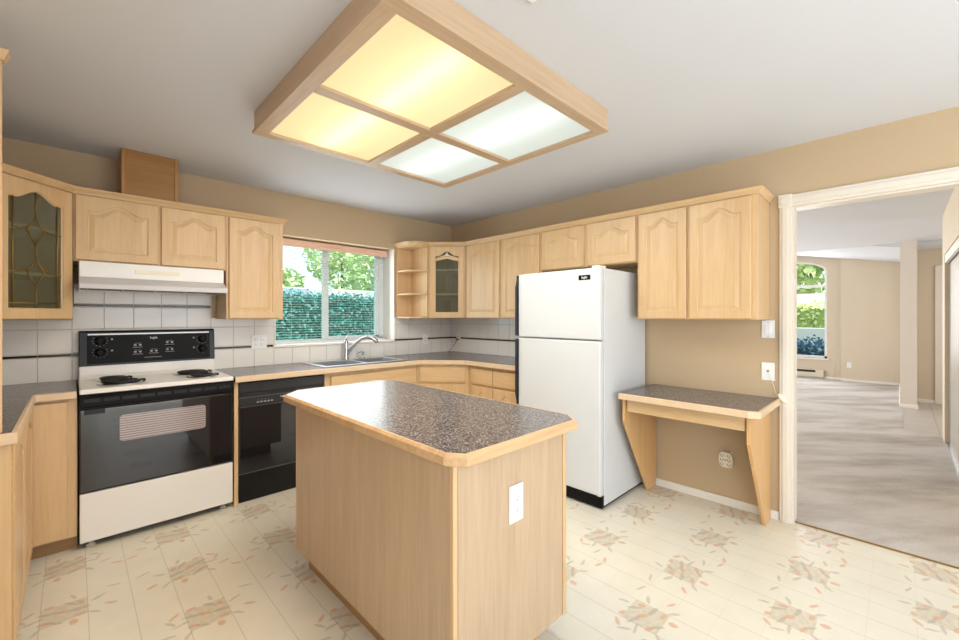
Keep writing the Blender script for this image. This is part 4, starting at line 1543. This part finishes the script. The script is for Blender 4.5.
for q in ((lx0 - e, xi0, yi0, yi1), (xi1, lx1 + e, yi0, yi1), (0.017 - 0.03, 0.017 + 0.03, yi0, 0.012 - 0.032), (0.017 - 0.03, 0.017 + 0.03, 0.012 + 0.032, yi1)):
    MB().box(*q, 0, 0.016).build('rail', ASH_Y, t, bevel=0.002)
MB().box(lx0 + 0.02, lx1 - 0.02, ly0 + 0.02, ly1 - 0.02, 0.112, 0.118).build('reflector', PLASTIC, t)
for (a, b, mat) in ((lx0 + w_ - 0.01, 1.377 - 1.36 - 0.015, DIFF_WARM), (1.377 - 1.36 + 0.015, lx1 - w_ + 0.02, DIFF_COOL)):
    for (c_, d_) in ((ly0 + w_ - 0.01, 0.012 - 0.01), (0.012 + 0.01, ly1 - w_ + 0.015)):
        MB().box(a, b, c_, d_, 0.017, 0.020).build('diffuser_panel', mat, t)
for px, mat in ((1.05, TUBE_WARM), (1.665, TUBE_COOL)):
    for a, b in ((1.16, 1.74), (1.81, 2.38)):
        MB().tube([(px - 1.36, a - 1.765, 0.075), (px - 1.36, b - 1.765, 0.075)], 0.018, 10).build('fluorescent_tube', mat, t)
area('lamp_warm', (1.05, 1.77, 2.315), (0, 0, -1), 0.56, 1.2, 14, (1.0, 0.80, 0.56))
area('lamp_cool', (1.68, 1.77, 2.315), (0, 0, -1), 0.56, 1.2, 14, (0.87, 0.95, 1.0))
# ceiling vent peeking in at the top border
t = thing('ceiling_vent', 'white ceiling vent cut off by the top border of the picture', 'vent', (1.09, 0.83, CE - 0.012))
MB().box(-0.07, 0.055, -0.10, 0.075, 0.0, 0.0115).build('frame', VINYL, t, bevel=0.004)
m = MB()
for k in range(6):
    m.box(-0.05, 0.035, -0.08 + k * 0.025, -0.07 + k * 0.025, -0.002, 0.002)
m.build('louvers', VINYL, t)

# ------------------------------------------------------------------ carpeted room objects
t = thing('baseboard_heater', 'cream electric baseboard heater under the far arched window', 'heater', (FW, 1.72, 0.006))
m = MB()
m.prism_yz([(0, 0), (0, 0)], 0, 0) if False else None
m.box(-0.065, -0.013, -0.44, 0.6, 0.03, 0.125).box(-0.04, -0.013, -0.44, 0.6, 0.125, 0.185).box(-0.068, -0.013, -0.58, -0.4405, 0.03, 0.188)
m.build('housing', HEATER, t, bevel=0.004)
MB().box(-0.06, -0.041, -0.44, 0.6, 0.13, 0.172).build('grille', DARK, t)
MB().box(-0.05, -0.02, -0.55, -0.52, 0, 0.03).box(-0.05, -0.02, 0.52, 0.55, 0, 0.03).build('bracket', HEATER, t)
outlet('wall_outlet', 'small pale outlet low on the far wall right of the arched window', (11.38, 0.73, 0.34), R(-90))
# sliding closet doors
for k, (a, b, y, lab) in enumerate(((5.45, 6.50, -0.375, 'pale sliding closet door at the right border, the farther panel'),
                                    (4.77, 5.55, -0.415, 'pale sliding closet door at the right border, the nearer panel'))):
    t = thing('closet_door', lab, 'closet door', (0.5 * (a + b), y, 0.022))
    w = (b - a) / 2
    MB().box(-w + 0.02, w - 0.02, -0.008, 0.008, 0.02, 1.93).build('panel', flat('closet_panel_grey', srgb(172, 168, 160), 0.3), t)
    MB().box(-w, -w + 0.022, -0.014, 0.014, 0, 1.95).box(w - 0.022, w, -0.014, 0.014, 0, 1.95).box(-w, w, -0.014, 0.014, 0, 0.022).box(-w, w, -0.014, 0.014, 1.928, 1.95).build('frame', ALU, t)
tr = thing('closet_floor_track', 'metal floor track under the sliding closet doors', 'track', (5.63, -0.39, 0.006))
MB().box(-0.875, 0.885, -0.045, 0.05, 0.0, 0.012).build('rail', ALU, tr)
tr = thing('closet_track_fascia', 'white top track fascia above the sliding closet doors', 'track', (5.63, -0.39, 1.9))
MB().box(-0.875, 0.885, 0.035, 0.057, 0.0, 0.082).box(-0.875, 0.885, -0.045, 0.035, 0.075, 0.082).build('fascia', TRIM, tr)

# ------------------------------------------------------------------ outdoors
struct(MB().box(-30, 45, 4.17, 60, -0.5, -0.35).box(11.7, 60, -40, 4.17, -0.5, -0.35).build('ground', LAWN))


def leaves(m, cx, cy, cz, rx_, ry_, rz_, n, size, shellf=0.55):
    for _ in range(n):
        while True:
            v = Vector((random.uniform(-1, 1), random.uniform(-1, 1), random.uniform(-1, 1)))
            if 0.05 < v.length <= 1:
                break
        v = v.normalized() * (shellf + (1 - shellf) * random.random() ** 0.6)
        p = Vector((cx + v.x * rx_, cy + v.y * ry_, cz + v.z * rz_))
        a = Vector((random.gauss(0, 1), random.gauss(0, 1), random.gauss(0, 1))).normalized()
        b = a.cross(Vector((random.gauss(0, 1), random.gauss(0, 1), random.gauss(0, 1)))).normalized()
        s = size * random.uniform(0.6, 1.3)
        m.poly([p - a * s, p - b * s * 0.5, p + a * s, p + b * s * 0.5])


def tree(label, x, y, h, r, mat, n=2600, group='trees behind the hedge', size=0.17):
    t = thing('tree', label, 'tree', (x, y, -0.35), 0, group)
    MB().tube([(0, 0, 0), (0.05, 0.02, h * 0.4), (0.0, 0.0, h * 0.8)], [0.16, 0.12, 0.05], 8).build('trunk', BARK, t)
    m = MB()
    k = 7
    for i in range(k):
        a = 2 * PI * i / k + random.random()
        rr_ = r * random.uniform(0.25, 0.65)
        leaves(m, rr_ * math.cos(a), rr_ * math.sin(a), h * random.uniform(0.45, 0.85), r * 0.55, r * 0.55, h * 0.22, n // k, size)
    m.build('foliage', mat, t)
    return t


def hedge(name, label, x0, x1, y0, y1, z1, mat, n, size=0.07, core=srgb(66, 118, 104)):
    t = thing(name, label, 'hedge', (0.5 * (x0 + x1), 0.5 * (y0 + y1), -0.35))
    wx, wy, hz_ = (x1 - x0) / 2, (y1 - y0) / 2, z1 + 0.35
    m = MB()
    m.box(-wx + 0.12, wx - 0.12, -wy + 0.12, wy - 0.12, 0, hz_ - 0.1)
    m.build('branches', flat(name + '_core', core, 0.9), t)
    m = MB()
    for _ in range(n):
        if random.random() < 0.7:
            p = Vector((random.uniform(-wx, wx), -wy + random.uniform(0, 0.15), random.uniform(0, hz_)))
            if wy > wx:
                p = Vector((-wx + random.uniform(0, 0.15), random.uniform(-wy, wy), random.uniform(0, hz_)))
        else:
            p = Vector((random.uniform(-wx, wx), random.uniform(-wy, wy), hz_ + random.gauss(-0.05, 0.08)))
        a = Vector((random.gauss(0, 1), random.gauss(0, 1), random.gauss(0, 1))).normalized()
        b = a.cross(Vector((random.gauss(0, 1), random.gauss(0, 1), random.gauss(0, 1)))).normalized()
        s = size * random.uniform(0.6, 1.3)
        m.poly([p - a * s, p - b * s * 0.6, p + a * s, p + b * s * 0.6])
    m.build('foliage', mat, t)
    return t


hedge('hedge', 'tall dark green hedge outside the sink window', 0.5, 9.5, 9.0, 10.2, 1.78, HEDGE, 26000, 0.042)
f_ = tag(MB().box(2.0, 14.0, 14.0, 14.25, -0.35, 2.3).build('garden_wall', STONE, bevel=0.02), 'pale garden wall behind the hedge outside the sink window', 'wall')
t = thing('shed', 'low grey roofed shed behind the left of the hedge', 'shed', (4.3, 13.0, -0.35))
MB().box(-1.3, 0.8, -0.6, 0.6, 0, 2.2).build('walls', STONE, t)
m = MB()
m.prism_yz([(-0.75, 2.18), (0.0, 2.55), (0.75, 2.18)], -1.45, 0.95)
m.build('roof', ROOF, t)
tree('broad yellow-green tree behind the garden wall, left in the sink window', 6.2, 19.0, 3.9, 1.7, LEAF1)
tree('tall yellow-green tree in the middle of the sink window', 12.0, 24.5, 7.6, 2.1, LEAF2)
tree('yellow-green tree at the right side of the sink window', 11.2, 17.6, 6.0, 2.3, LEAF1)
# seen through the far arched window
hedge('hedge', 'bright clipped hedge outside the far arched window', 17.5, 18.5, -1.0, 7.5, 1.7, LEAF2, 5000, 0.07, srgb(150, 170, 100))
hedge('hedge', 'low blue-green shrub bed close outside the far arched window', 12.6, 13.6, -0.5, 5.0, 0.74, SHRUB, 4500, 0.05, srgb(58, 92, 112))
tag(MB().box(15.6, 15.75, -2, 9, -0.35, 1.0).build('garden_wall', STONE, bevel=0.02), 'low pale garden wall outside the far arched window', 'wall')
t = thing('house', 'low house with a pinkish roof far beyond the arched window', 'house', (26, 4.5, -0.35))
MB().box(-2, 2, -4, 4, 0, 2.2).build('walls', STONE, t)
m = MB()
m.prism_xz([(-2.4, 2.15), (0, 2.82), (2.4, 2.15)], -4.3, 4.3)
m.build('roof', ROOF2, t)
tree('green tree beyond the pink roof seen through the arched window', 34, 4.0, 9, 3.0, LEAF1, 2600, 'trees beyond the arched window', 0.3)
tree('pale green tree left of the pink roof in the arched window', 34, 11.2, 8.5, 2.8, LEAF2, 2200, 'trees beyond the arched window', 0.3)
